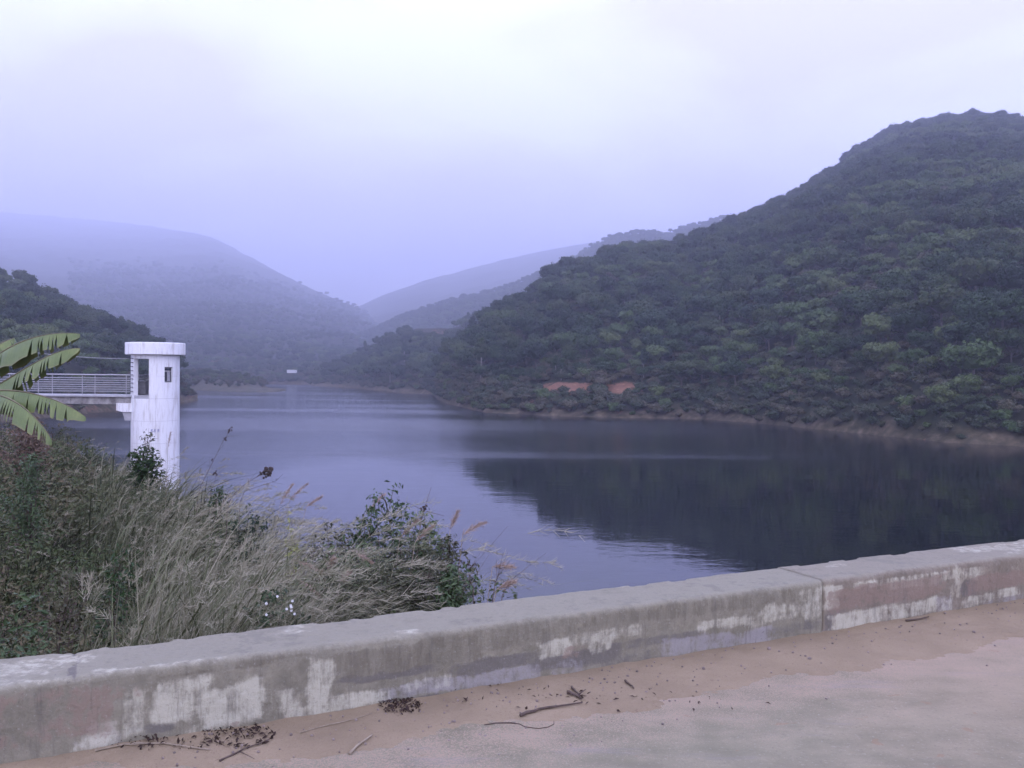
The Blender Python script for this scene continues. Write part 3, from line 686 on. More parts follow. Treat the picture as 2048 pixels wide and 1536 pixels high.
# the rest of the woods reads as one mass each: instances of the same trees on points
def forest(name, label, P, kk, scale, src=KIND, cat='forest'):
    n = len(P); me = bpy.data.meshes.new(name); me.vertices.add(n); me.vertices.foreach_set('co', np.asarray(P, np.float32).ravel())
    used = sorted(set(int(k) for k in kk)); remap = {k: i for i, k in enumerate(used)}
    a = me.attributes.new('kind', 'INT', 'POINT'); a.data.foreach_set('value', np.array([remap[int(k)] for k in kk], np.int32))
    a = me.attributes.new('turn', 'FLOAT', 'POINT'); a.data.foreach_set('value', g0.uniform(0, 6.28, n).astype(np.float32))
    a = me.attributes.new('size', 'FLOAT', 'POINT'); a.data.foreach_set('value', np.asarray(scale, np.float32))
    o = bpy.data.objects.new(name, me); col.objects.link(o)
    ng = bpy.data.node_groups.new(name, 'GeometryNodeTree')
    ng.interface.new_socket('Geometry', in_out='INPUT', socket_type='NodeSocketGeometry'); ng.interface.new_socket('Geometry', in_out='OUTPUT', socket_type='NodeSocketGeometry')
    gi = ng.nodes.new('NodeGroupInput'); go = ng.nodes.new('NodeGroupOutput'); ip = ng.nodes.new('GeometryNodeInstanceOnPoints'); g2i = ng.nodes.new('GeometryNodeGeometryToInstance')
    K = ng.links.new
    for k in reversed(used):
        c, s = PROTO[(id(src), k)]; j = ng.nodes.new('GeometryNodeJoinGeometry')
        for ob in (c, s):
            oi = ng.nodes.new('GeometryNodeObjectInfo'); oi.transform_space = 'ORIGINAL'; oi.inputs['Object'].default_value = ob; K(oi.outputs['Geometry'], j.inputs[0])
        K(j.outputs[0], g2i.inputs[0])
    def na(nm, ty):
        x = ng.nodes.new('GeometryNodeInputNamedAttribute'); x.data_type = ty; x.inputs['Name'].default_value = nm; return x.outputs['Attribute']
    cx = ng.nodes.new('ShaderNodeCombineXYZ'); K(na('turn', 'FLOAT'), cx.inputs['Z'])
    er = ng.nodes.new('FunctionNodeEulerToRotation'); K(cx.outputs[0], er.inputs[0])
    K(gi.outputs[0], ip.inputs['Points']); K(g2i.outputs[0], ip.inputs['Instance']); ip.inputs['Pick Instance'].default_value = True
    K(na('kind', 'INT'), ip.inputs['Instance Index']); K(er.outputs[0], ip.inputs['Rotation']); K(na('size', 'FLOAT'), ip.inputs['Scale']); K(ip.outputs[0], go.inputs[0])
    md = o.modifiers.new('woods', 'NODES'); md.node_group = ng
    return tag(o, label, cat, kind='stuff')
for k in range(len(KIND)):
    if (id(KIND), k) not in PROTO: plant_tree(k, PA[restA][PA[restA][:, 2] < 15][k], 0, 1, f'{KIND[k][4]} tree high on the hill across the water', f'{KIND[k][4]} trees high on the hill')
forest('forest_right', 'dense dark forest covering the near hill across the water', PA[restA], kA[restA], (.62 + .75 * g0.random(restA.sum()) ** 1.8))
forest('forest_left', 'dark woods on the hill behind the white tower', PF[restF], kF[restF], (.62 + .7 * g0.random(restF.sum()) ** 1.8))
forest('forest_middle', 'hazy woods on the slope across the water', PB, kinds_for(PB, g0, 0, .03), g0.uniform(.75, 1.15, len(PB)))
forest('forest_ridge', 'pale blue woods on the ridge behind', PC, kinds_for(PC, g0, 0, .0), g0.uniform(.8, 1.3, len(PC)))
forest('forest_mountain', 'misty woods on the far mountain above the valley', np.concatenate([PE, PD]), kinds_for(np.concatenate([PE, PD]), g0, 0, .0), g0.uniform(.8, 1.2, len(PE) + len(PD)) * np.clip(np.hypot(*np.concatenate([PE, PD])[:, :2].T) / 1350, 1, 2) ** 1.0)
forest('headland_woods', 'low trees on the brown headland', PG, kinds_for(PG, g0, .1, .0), g0.uniform(.32, .55, len(PG)))
# waterside scrub
lab_s = ['low olive bush at the waterline below the red scar', 'brownish bush at the waterline beside the red scar', 'bright green bush low on the far shore', 'round scrubby bush on the far shore']
for k, (u, D_) in enumerate(((1150, 3.0), (1210, 2.6), (1330, 3.2), (1420, 3.4))):
    q = (u - 1024) / FPX; Dd = float(np.interp(q, hillA.q, hillA.Ds)) + D_; x = Dd * q / math.hypot(1, q); y = Dd / math.hypot(1, q)
    plant_tree(k, (x, y, float(hillA.z(np.array([x]), np.array([y]))[0])), k, 1.3, lab_s[k], None, 'shrub', 'shrub', SHRUB, ('foliage', 'stem'))
S1 = scatter(hillA, -.1, .66, 100, 420, 1.9, -.35, 601, [(1140, 777, 56, 13), (1245, 778, 38, 14), (1062, 812, 12, 14)]); S1 = S1[S1[:, 2] < WZ + 10.5]
S6 = scatter(hillA, -.08, .66, 100, 330, 3.4, 10.0, 606, soilA)
S2 = scatter(hillF, -.7, -.36, 100, 330, 2.6, 1.1, 602); S2 = S2[S2[:, 2] < WZ + 8]
S3 = scatter(hillB, -.245, .0, 330, 600, 3.2, .9, 603); S3 = S3[S3[:, 2] < WZ + 8]
S4 = scatter(hillG, -.41, -.25, 350, 500, 4.2, 1.4, 604)
S5 = scatter(hillE, -.40, -.14, 500, 700, 5, .8, 605); S5 = S5[S5[:, 2] < WZ + 12]
SA = np.concatenate([S1, S6, S2, S3, S4, S5]); g1 = np.random.default_rng(610)
forest('undergrowth', 'low brown and green scrub along the far shores', SA, g1.choice(4, len(SA), p=[.33, .33, .08, .26]), np.concatenate([g1.uniform(.5, 1.5, len(S1)), g1.uniform(.9, 1.7, len(S6)), g1.uniform(.5, 1.5, len(S2)), g1.uniform(.7, 1.6, len(S3) + len(S4)), g1.uniform(1.2, 2.5, len(S5))]), SHRUB, 'scrub')

# far small buildings
def hut(u, v, D, w, h, dep, label, roofmat=None):
    d = ray(u, v)[0]; t = D / math.hypot(d[0], d[1]); p = np.array([d[0] * t, d[1] * t, CAMZ + d[2] * t])
    o = empty('hut', p)
    MB().box((0, 0, h / 2 - .3), (w, dep, h + .6)).build('wall', M['pale_wall'], o)
    MB().box((0, 0, h + .12), (w + .5, dep + .5, .24)).build('roof', roofmat or M['pale_wall'], o)
    return tag(o, label, 'hut')
hut(584, 744, 590, 5.6, 1.2, 4, 'tiny long white hut at the far end of the reservoir')
hut(713, 613, 2240, 6.0, 7.0, 5, 'tiny pale structure in the saddle between the far mountains')  # small pale block in the saddle

# ------------------------------------------------------------------ white intake tower
TY = 44.0; TC = at(311, 740, TY); RAD = 45.5 / FPX * TY
zt = lambda v: at(311, v, TY)[2]
Z_ROOF1, Z_ROOF0, Z_DECK = zt(686), zt(710), zt(790)
tw = empty('intake_tower', (TC[0], TC[1], WZ - 3)); tag(tw, 'white cylindrical intake tower with flat round roof standing in the reservoir', 'tower')
TB = WZ - 3
face = math.atan2(-TC[0], -TC[1]) * 0                      # panels are measured from the side that faces the camera
to_cam = math.atan2(-TC[1], -TC[0])
def cyl(phi, r, z): a = to_cam + math.radians(phi); return (math.cos(a) * r, math.sin(a) * r, z - TB)
def cpanel(p0, p1, z0, z1, r0, r1, bev=.006):
    n = max(2, int(abs(p1 - p0) / 5) + 1); ph = np.linspace(p0, p1, n); V = []
    for k, p in enumerate(ph):
        V += [cyl(p, r0, z0), cyl(p, r1, z0), cyl(p, r1, z1), cyl(p, r0, z1)]
    return np.array(V), [grid_faces(n, 4, True), np.array([[3, 2, 1, 0], [(n - 1) * 4 + k for k in range(4)]])]
def panel(p0, p1, z0, z1, name='wall_panel', mat='white', r0=None, r1=None, gap=.14, parent=None):
    m = MB(); m.add(*cpanel(p0 + gap, p1 - gap, z0 + .005, z1 - .005, r0 or RAD - .22, r1 or RAD)); return m.build(name, M[mat], parent or tw, False)
Zj = [zt(v) for v in (752, 796, 840, 884, 928, 972, 1016, 1060, 1104, 1160)]
DOOR0, DOOR1, WIN0, WIN1 = -60, -15.4, 21.5, 43.5
ZW1, ZW0 = zt(734), zt(764)
# room level: piers and wall panels round the doorway and the window
for z0, z1 in ((Zj[0], Z_ROOF0), (Zj[1], Zj[0])):
    for p0, p1 in ((-121, DOOR0), (DOOR1, WIN0), (WIN1, 80), (80, 138), (138, 195.4)): panel(p0, p1, z0, z1)
panel(WIN0, WIN1, ZW1, Z_ROOF0); panel(WIN0, WIN1, Zj[1], ZW0)
panel(DOOR0, DOOR1, zt(718), Z_ROOF0, 'lintel'); panel(-164.6, -121, zt(718), Z_ROOF0, 'lintel')
win = panel(WIN0, WIN1, ZW0 + .0, ZW0 + .05, 'window', 'frame_dark', RAD - .16, RAD - .09, 0)
panel(WIN0, WIN1, ZW1 - .05, ZW1, 'frame', 'frame_dark', RAD - .16, RAD - .09, 0, win); panel(WIN0, WIN1, zt(743), zt(741), 'frame', 'rail', RAD - .16, RAD - .08, 0, win)
panel(WIN0, WIN0 + 2, ZW0 + .05, ZW1 - .05, 'frame', 'frame_dark', RAD - .16, RAD - .09, 0, win); panel(WIN1 - 2, WIN1, ZW0 + .05, ZW1 - .05, 'frame', 'frame_dark', RAD - .16, RAD - .09, 0, win)
panel(31.5, 33, ZW0 + .05, zt(743), 'frame', 'rail', RAD - .16, RAD - .1, 0, win)
panel(WIN0 + 2, WIN1 - 2, zt(741), ZW1 - .05, 'pane', 'glass', RAD - .15, RAD - .135, 0, win); panel(WIN0 + 2, WIN1 - 2, ZW0 + .05, zt(743), 'pane', 'glass', RAD - .15, RAD - .13, 0, win)
panel(33, WIN1 - 2, ZW0 + .05, zt(743), 'curtain', 'curtain', RAD - .125, RAD - .12, 0, win)
for a, bz in zip(Zj[1:-1], Zj[2:]):                       # shaft courses
    for k in range(6): panel(-45 + k * 60 - 15, 15 - 15 + k * 60, bz, a)
MB().add(*cpanel(0, 359.9, TB, Zj[1] - .02, .2, RAD - .03)).build('core', M['corbel'], tw)
def lathe(prof, n=48):
    th = np.arange(n) * 2 * math.pi / n; V = np.array([[(r * math.cos(t), r * math.sin(t), z) for t in th] for r, z in prof]).reshape(-1, 3)
    return V, [grid_faces(len(prof), n, True), np.array([list(range(n))[::-1], [(len(prof) - 1) * n + k for k in range(n)]])]
RR = 56.5 / FPX * TY; zr0, zr1 = Z_ROOF0 - TB, Z_ROOF1 - TB
m = MB(); m.add(*lathe([(RR - .05, zr0), (RR - .005, zr0 + .02), (RR, zr0 + .05), (RR, zr1 - .03), (RR - .02, zr1), (RR - .14, zr1 + .01), (RR - .16, zr1 - .12)], 40)); roof = m.build('roof', M['white'], tw)
MB().add(*lathe([(RAD - .02, Z_DECK - TB - .18), (RAD - .02, Z_DECK - TB)], 32)).build('floor_slab', M['corbel'], tw)
for k in range(9):                                        # step irons up the doorway pier
    a = cyl(-66, RAD + .04, Z_DECK + .2 + k * .2); MB().box(a, (.12, .10, .035), to_cam + math.radians(-66) + math.pi / 2).build('step_iron', M['frame_dark'], tw)
for k in range(5):                                        # rails across the rear opening
    zc = Z_DECK + .12 + k * .22; m = MB(); m.tube(np.array([cyl(p, RAD - .1, zc) for p in np.linspace(-164, -122, 6)]), .018, 6); m.build('rail', M['rail'], tw)
for k, (du, w_) in enumerate(((-7, .05), (-1, .06), (6, .05))):   # faded painted marks, too blurred to read
    phi = math.degrees(math.asin((311 + du - 311) / 49)); m = MB()
    for (a, z0, z1) in ((-1.2, 0, .16), (1.2, .02, .17), (0, .07, .1), (.3, .13, .155)): m.add(*cpanel(phi + a - (.5 if abs(a) > 1 else 1.9), phi + a + (.5 if abs(a) > 1 else 1.9), zt(862) + z0, zt(862) + z1, RAD + .002, RAD + .005))
    m.build('painted_mark', M['blue_paint'], tw)
# corbel that carries the bridge end
cz = lambda v: zt(v) - TB
def prism(pts, y0, y1): 
    V = np.array([(x, y, z) for y in (y0, y1) for x, z in pts]); n = len(pts)
    return V, [np.array([[k, (k + 1) % n, n + (k + 1) % n, n + k] for k in range(n)]), np.array([list(range(n))[::-1], [n + k for k in range(n)]])]
px = lambda u: (u - 311) / FPX * TY
MB().add(*prism([(px(246), cz(806)), (px(246), cz(820)), (px(258), cz(823)), (px(300), cz(823)), (px(300), cz(806))], -.75, .75)).build('corbel', M['white'], tw)
MB().add(*prism([(px(257), cz(823.5)), (px(262), cz(840)), (px(300), cz(840)), (px(300), cz(823.5))], -.68, .68)).build('corbel', M['corbel'], tw)
tag_m = empty('machine_cabinet', (TC[0] + px(283), TC[1] + .1, Z_DECK)); tag(tag_m, 'grey machine cabinet standing inside the tower doorway', 'cabinet')
MB().box((0, 0, .33), (.5, .45, .62), 0, .02).build('body', M['machine'], tag_m); MB().box((0, 0, .67), (.56, .5, .06), 0, .012).build('lid', M['machine'], tag_m)

# footbridge from the bank
BX1 = TC[0] - RAD + .32; BX0 = -36.0
fb = empty('footbridge', (BX1, TY, Z_DECK)); tag(fb, 'narrow stained concrete footbridge with white rails leading to the tower', 'footbridge')
LB = BX1 - BX0
def irregular_box(mb, x0, x1, y0, y1, z0, z1):
    mb.box(((x0 + x1) / 2, (y0 + y1) / 2, (z0 + z1) / 2), (x1 - x0, y1 - y0, z1 - z0), 0, .012)
m = MB(); irregular_box(m, -LB, 0, -.72, .72, -.10, 0); m.build('deck', M['corbel'], fb)
for k in range(6):
    x1 = -k * 3.1; m = MB(); irregular_box(m, max(-LB, x1 - 3.09), x1, -.6, .6, -.46, -.101); m.build('beam', M['stain_conc'], fb)
for sy in (-.66, .66):
    for k, zz in enumerate((.98, .82, .71, .60, .49, .38, .27, .16)):
        m = MB(); m.tube(np.array([(-LB, sy, zz), (-LB * .5, sy, zz), (-.05, sy, zz)]), .026 if k == 0 else .012, 7); m.build('rail', M['rail'], fb)
    for k in range(9):
        x = -.35 - k * 2.15; m = MB(); m.tube(np.array([(x, sy, -.02), (x, sy, .5), (x, sy, .97)]), .02, 7); m.build('post', M['rail'], fb)
# overhead wire
A_ = np.array([TC[0] - RAD, TY - .4, zt(718)]); B_ = at(-180, 655, 40.0); t = np.linspace(0, 1, 30)[:, None]
W_ = A_ + (B_ - A_) * t; W_[:, 2] -= 4 * .35 * (t * (1 - t))[:, 0]
tag(MB().tube(W_, .014, 5).build('overhead_wire', M['wire']), 'thin wire sagging from the tower top towards the bank', 'wire')
# ------------------------------------------------------------------ plants on the bank
def blade_mat(name, stops, rough=.75):
    m, t, b = nodes_of(name)
    r = ramp(t, stops); t.links.new(attr(t, 'tone'), r.inputs['Fac']); t.links.new(r.outputs[0], b.inputs['Base Color'])
    b.inputs['Roughness'].default_value = rough; b.inputs['Specular IOR Level'].default_value = .2; return m
M['blade'] = blade_mat('grass_blade', [(.0, (.024, .034, .014)), (.3, (.07, .08, .038)), (.55, (.15, .165, .09)), (.8, (.27, .258, .175)), (1, (.40, .37, .27))])
M['weed'] = blade_mat('weed_leaf', [(.0, (.024, .038, .015)), (.3, (.055, .078, .028)), (.55, (.09, .09, .045)), (.8, (.125, .1, .06)), (1, (.18, .135, .09))])
M['leaf_mid'] = foliage_mat('shrub_leaf', [(.05, (.028, .05, .022)), (.5, (.052, .088, .034)), (1, (.095, .13, .05))], .45, nscale=4)
M['leaf_olive'] = foliage_mat('weed_olive', [(.05, (.028, .036, .017)), (.5, (.055, .06, .03)), (1, (.11, .105, .055))], .6, nscale=4)
M['leaf_yellow'] = foliage_mat('yellow_leaf', [(.05, (.14, .17, .04)), (1, (.30, .31, .09))], .5, nscale=4)
M['leaf_red'] = foliage_mat('dry_red_leaf', [(.05, (.055, .042, .028)), (.5, (.095, .066, .044)), (1, (.16, .11, .075))], .7, nscale=4)
M['twig'] = simple('twig_brown', (.055, .038, .03), (.12, .085, .065), 30, .85, .2)
M['straw'] = simple('straw_stem', (.2, .16, .11), (.34, .28, .2), 25, .8, .1)
M['seed'] = simple('dark_seedhead', (.03, .022, .02), (.07, .05, .042), 40, .9, .1)
M['plume'] = simple('reed_plume', (.27, .19, .14), (.47, .36, .28), 20, .9, 0)
M['petal'] = simple('white_petal', (.75, .75, .74), (.85, .85, .84), 10, .6, 0)
WIND = np.array([.93, -.1])
def blades(P, Ln, bend, W, tone, g, seg=5, wind=.8, spread=.55):
    n = len(P); a = g.uniform(0, 6.283, n); dirv = np.stack([np.cos(a), np.sin(a)], -1) * spread + WIND * wind * g.uniform(.5, 1.3, n)[:, None]
    t = np.linspace(0, 1, seg + 1)[None, :]
    hor = (Ln * bend)[:, None] * (.25 * t + .75 * t ** 2.2); ver = Ln[:, None] * (t - .42 * np.minimum(bend, 1.2)[:, None] * t ** 2.4)
    C = P[:, None, :] + np.concatenate([dirv[:, None, :] * hor[:, :, None], ver[:, :, None]], -1)
    ph = g.uniform(-.9, .9, n); S = np.stack([np.cos(ph), np.sin(ph), g.uniform(-.3, .3, n)], -1)
    w = W[:, None] * np.clip(1.0 - t ** 2.5, .08, 1) * (.5 + .5 * np.clip(t * 6, 0, 1))
    V = np.stack([C - S[:, None, :] * w[:, :, None] / 2, C + S[:, None, :] * w[:, :, None] / 2], 2)
    k = seg + 1; base = (np.arange(n) * k * 2)[:, None]; i = np.arange(seg)[None, :] * 2
    q = base + i; F = np.stack([q, q + 1, q + 3, q + 2], -1).reshape(-1, 4)
    return V.reshape(-1, 3), F, np.repeat(tone, k * 2), C
def plume_strands(tip, axis, Ln, n, g, drop=.25, sl=.05, w=.0035, fat=1.0):
    """feathery panicle: strands along a drooping axis"""
    t = g.random(n) ** .8; ax = np.asarray(axis, float); ax = ax / np.linalg.norm(ax)
    c = np.asarray(tip) + ax * (t * Ln)[:, None] + np.array([0, 0, -1.0]) * (t ** 2 * Ln * drop)[:, None]
    d = ax + g.normal(size=(n, 3)) * .42 * fat + np.array([0, 0, -.15]); d /= np.linalg.norm(d, axis=1)[:, None]
    l = sl * g.uniform(.6, 1.5, n) * (1 - .5 * t) ; s = np.cross(d, g.normal(size=(n, 3))); s /= np.linalg.norm(s, axis=1)[:, None] + 1e-9
    V = np.stack([c - s * w / 2, c + s * w / 2, c + d * l[:, None] + s * w * .2, c + d * l[:, None] - s * w * .2], 1).reshape(-1, 3)
    return V, np.arange(4 * n).reshape(n, 4)
gg = np.random.default_rng(900)
def bank_points(n, y0, y1, g, emax=.35, umin=-220, power=1.0):
    Y = y0 * (y1 / y0) ** (g.random(n) ** power); u = g.uniform(umin, 1030, n); X = (u - 1024) / FPX * Y
    e = e_of(X, Y) + fbm(X * .7, Y * .7, 911, 3) * .9; d = X * wn2[0] + Y * wn2[1] - (WOFF + WW)
    k = (e < emax) & (d > .14); X, Y = X[k], Y[k]
    return np.stack([X, Y, near_z(X, Y) - .03], -1), u[k]
# silver grass
TP, TU = bank_points(3000, 4.6, 44, gg, 1.5)
_k = gg.random(len(TP)) < .45 + .55 * sstep(120, 260, TU) * (1 - .93 * sstep(570, 670, TU)); TP, TU = TP[_k], TU[_k]
nb = gg.integers(16, 34, len(TP)); rep = np.repeat(np.arange(len(TP)), nb)
sx = np.clip(TP[rep, 1] / 9, .6, 3)
P = TP[rep] + np.concatenate([gg.normal(size=(len(rep), 2)) * .13, np.zeros((len(rep), 1))], 1)
gr = sstep(150, 320, TU[rep] + gg.normal(size=len(rep)) * 60) * (1 - .75 * sstep(560, 660, TU[rep]))       # grassiest between the banana and the shrubs
nearw = sstep(.2, 1.6, P[:, 0] * wn2[0] + P[:, 1] * wn2[1] - (WOFF + WW))
hump = .75 + .5 * vnoise(TP[:, 0] * .5, TP[:, 1] * .5, 921)
Ln = gg.uniform(.6, 1.45, len(rep)) * (.62 + .75 * gr) * (.35 + .65 * nearw) * hump[rep] * (1 - .5 * sstep(540, 660, TU[rep]))
tone = np.clip(.27 + .37 * gr + gg.normal(size=len(rep)) * .17 + .25 * (vnoise(TP[:, 0] * .9, TP[:, 1] * .9, 923)[rep] - .5), 0, 1)
broad = gg.random(len(rep)) < .16; tone = np.clip(tone - .3 * broad, 0, 1)
bend_ = gg.uniform(.35, 1.15, len(rep)); wid_ = gg.uniform(.006, .012, len(rep)) * sx ** .8 * (1 + 1.3 * broad)
V1, F1, t1, C1 = blades(P, Ln, bend_, wid_, tone, gg, 5)
okb = ((C1[:, :, :2] @ wn2) - (WOFF + WW)).min(1) > .03                       # no blade grows through the parapet
V1 = V1.reshape(len(P), 12, 3)[okb].reshape(-1, 3); t1 = t1.reshape(len(P), 12)[okb].ravel(); F1 = F1[:okb.sum() * 5]; C1, P, Ln, gr = C1[okb], P[okb], Ln[okb], gr[okb]; rep = rep[okb]
okp = ((C1[:, -1, :2] @ wn2) - (WOFF + WW)) > .3
pick = np.flatnonzero(okp & (gg.random(len(rep)) < .16 * (.2 + gr)) & (Ln > .75))
Vp, Fp, tp_, off = [V1], [F1], [t1], len(V1)
for i in pick:
    ax = C1[i, -1] - C1[i, -2]; k = int(np.clip(46 - P[i, 1], 18, 44)); s_ = max(.7, min(2.2, P[i, 1] / 9))
    v_, f_ = plume_strands(C1[i, -1], ax + np.array([.25, 0, .05]) * np.linalg.norm(ax), gg.uniform(.2, .4), k, gg, .35, .075, .0045 * s_)
    Vp.append(v_); Fp.append(f_ + off); off += len(v_); tp_.append(np.full(len(v_), np.clip(gg.normal(.86, .08), .6, 1)))
tag(link('silver_grass', meshdata('silver_grass', np.concatenate(Vp), np.concatenate(Fp), False, {'tone': np.concatenate(tp_)}), M['blade']),
    'wind-bent tan silver grass with feathery heads covering the bank', 'grass', kind='stuff')
# low weeds between the tussocks
WP, WU = bank_points(19000, 4.35, 44, gg, 1.2)
cl = vnoise(WP[:, 0] * .8, WP[:, 1] * .8, 931); hgt = gg.random(len(WP)) ** 1.3 * (.3 + .85 * cl) * (.3 + .7 * sstep(.1, 1.3, WP[:, 0] * wn2[0] + WP[:, 1] * wn2[1] - (WOFF + WW)))
nl = 6; idx = np.repeat(np.arange(len(WP)), nl); C = WP[idx] + gg.normal(size=(len(idx), 3)) * np.array([.09, .09, .05]) ; C[:, 2] += hgt[idx] + .05
nn = gg.normal(size=(len(idx), 3)) * .7 + np.array([0, -.3, .8]); nn /= np.linalg.norm(nn, axis=1)[:, None]
sz = gg.uniform(.03, .075, len(idx)) * np.clip(WP[idx, 1] / 9, .7, 2.6)
V2, F2 = leaf_quads(C, nn, sz, gg, .3, .45)
tn = np.clip(.28 + .5 * (vnoise(WP[:, 0] * .55 + 9, WP[:, 1] * .55, 933) - .35) + .3 * sstep(320, 60, WU) * vnoise(WP[:, 0], WP[:, 1], 935), 0, 1)[idx] + gg.normal(size=len(idx)) * .09
tag(link('weeds', meshdata('weeds', V2, F2, False, {'tone': np.repeat(np.clip(tn, 0, 1), 4)}), M['weed']), 'tangle of low leafy weeds between the grass on the bank', 'weeds', kind='stuff')

def shrub(name, label, u, v, Y, width, leafmat, leaf, nleaf, nstem=9, lean=0.0, group=None, cat='shrub', seed=0, bare=.15, up=.75, zbase=None):
    """a shrub whose highest sprig stands at photo pixel (u, v) at depth Y"""
    g = np.random.default_rng(1000 + seed); topp = at(u, v, Y); bx = topp[0] - lean; by = Y
    bz = float(near_z(np.array([bx]), np.array([by]))[0]) - .05 if zbase is None else zbase
    H = topp[2] - bz; o = empty(name, (bx, by, bz)); st = MB(); C = []; Dn = []
    for k in range(nstem):
        a = g.uniform(0, 6.283); rr = width / 2 * g.uniform(.2, 1.0) if k else 0.0
        hh = H * (1 - .55 * (rr / (width / 2)) ** 1.5 * g.uniform(.5, 1)) if k else H
        e = np.array([math.cos(a) * rr + lean * hh / H, math.sin(a) * rr * .8, hh]); t = np.linspace(0, 1, 8)[:, None]
        P_ = e * np.concatenate([t ** (1.5), t ** (1.5), t ** up], 1) + g.normal(size=(8, 3)) * .012 * H * t
        st.tube(P_, .009 * (1 - .85 * t[:, 0]) * max(.6, H / 1.8), 5)
        m_ = max(3, int(nleaf / nstem)); tt = bare + (1 - bare) * g.random(m_) ** .75
        pc = np.stack([np.interp(tt, t[:, 0], P_[:, j]) for j in range(3)], -1)
        # leaves sit on short side twigs round the stem
        dd = g.normal(size=(m_, 3)); dd[:, 2] = np.abs(dd[:, 2]) * .6; dd /= np.linalg.norm(dd, axis=1)[:, None]
        C.append(pc + dd * (leaf * 1.2 + width * .13 * (1.1 - tt))[:, None] * g.uniform(.3, 1.2, m_)[:, None]); Dn.append(dd)
        for q in range(4):
            i = g.integers(2, 7); b0 = P_[i]; b1 = b0 + np.array([g.normal(), g.normal(), abs(g.normal()) + .3]) * .07 * H * .6
            st.tube(np.array([b0, (b0 + b1) / 2 + .01, b1]), np.array([.004, .003, .0015]) * max(.6, H / 1.8), 4)
    st.build('stem', M['twig'], o, True)
    C = np.concatenate(C); Dn = np.concatenate(Dn); nv = Dn * .4 + g.normal(size=C.shape) * .55 + np.array([0, -.15, .6]); nv /= np.linalg.norm(nv, axis=1)[:, None]
    Vv, Ff = leaf_quads(C, nv, leaf * g.uniform(.6, 1.35, len(C)), g, .3, .42)
    link('foliage', meshdata('foliage', Vv, Ff), leafmat, o)
    return tag(o, label, cat, group)
shrub('shrub', 'tallest green leafy shrub with an upright sprig at the water side of the weeds', 785, 968, 7.4, .95, M['leaf_mid'], .05, 4200, 20, .05, seed=1)
shrub('shrub', 'small green shrub beside the tallest sprig, leaning towards the water', 862, 1024, 7.1, .7, M['leaf_mid'], .048, 2200, 13, .22, seed=2)
shrub('shrub', 'low bright green bush at the end of the weeds, just behind the parapet', 925, 1125, 5.6, .55, M['leaf_mid'], .042, 2600, 16, .06, seed=3)
shrub('shrub', 'green bush spreading below the yellow-green weed', 655, 1085, 7.0, .9, M['leaf_mid'], .045, 2200, 14, 0, seed=61)
shrub('shrub', 'green bush in the heart of the clump behind the pale bowed plume', 735, 1078, 6.7, .9, M['leaf_mid'], .045, 2200, 14, .05, seed=62)
shrub('weed_plant', 'yellow-green flowering weed rising over the tan grass', 592, 1040, 8.4, .36, M['leaf_yellow'], .055, 260, 6, .05, cat='weed', seed=4, bare=.6)
shrub('shrub', 'dark bush standing in front of the tower foot', 288, 895, 20.0, 1.1, M['leaf_dark'], .11, 1700, 12, 0, seed=5)
shrub('weed_plant', 'thin sprigs rising before the white tower shaft', 297, 856, 20.5, .55, M['leaf_olive'], .09, 120, 5, .05, cat='weed', seed=6, bare=.45)
shrub('shrub', 'green bush on the bank beneath the banana leaves', 62, 905, 13.0, 1.3, M['leaf_mid'], .07, 1500, 12, 0, seed=7)
shrub('shrub', 'leafy green bush close behind the parapet corner', 62, 1180, 5.4, .7, M['leaf_mid'], .05, 1300, 10, 0, seed=8)
shrub('shrub', 'reddish brown dry bush on the bank beneath the footbridge', 60, 832, 24.0, 2.6, M['leaf_red'], .10, 2200, 14, 0, seed=9)
shrub('shrub', 'drab olive bush above the parapet corner', 140, 1120, 6.4, 1.0, M['leaf_olive'], .045, 900, 10, .1, seed=10)
shrub('weed_plant', 'dark flowering weed with tiny white blossoms against the parapet', 560, 1165, 5.0, .5, M['leaf_mid'], .04, 900, 9, 0, cat='weed', seed=11)
for k, (u, v, Y, w_, lb) in enumerate(((660, 1050, 7.6, 1.0, 'twiggy olive weed bush nearest the yellow-green weed'), (725, 1040, 7.8, .9, 'twiggy olive weed bush just before the tallest sprig'), (830, 1070, 6.9, 1.0, 'wide twiggy olive bush below the small leaning shrub'), (905, 1065, 6.6, .6, 'thin olive weed bush leaning out over the water'),
                                     (700, 1120, 6.0, .9, 'olive bush low in the middle of the shrub clump'), (780, 1125, 5.8, .9, 'olive bush low behind the parapet under the tallest sprig'), (865, 1115, 5.8, .7, 'olive bush beside the low bright green bush'))):
    shrub('weed_bush', lb, u, v, Y, w_, M['leaf_olive'], .042, 2600, 22, .12, 'olive weed bushes behind the parapet', 'bush', 20 + k, bare=.1)
for k, (u, v, Y, w_, lb) in enumerate(((440, 960, 13.0, 1.1, 'dark leafy weed on the bank crest right of the tower'), (505, 1008, 11.0, 1.0, 'dark weed bush where the bank drops to the water'), (250, 1090, 8.0, .8, 'dark green weed bush in the middle of the grass'))):
    shrub('weed_bush', lb, u, v, Y, w_, M['leaf_dark'], .06, 700, 10, .15, None, 'bush', 40 + k)
fo = MB(); gf_ = np.random.default_rng(77)                # blossoms: parts of the flowering weed
fw = [o for o in bpy.data.objects if o.get('label', '').startswith('dark flowering weed')][0]
for k in range(9):
    p = at(gf_.uniform(520, 600), gf_.uniform(1190, 1235), 4.8) - np.array(fw.location); mb = MB()
    for j in range(5):
        a = j * 1.257; mb.add(*leaf_quads(np.array([p + np.array([math.cos(a) * .0045, 0, math.sin(a) * .0045])]), np.array([[0, -.9, .43]]), (.009), gf_, .1, .7))
    mb.build('blossom', M['petal'], fw)

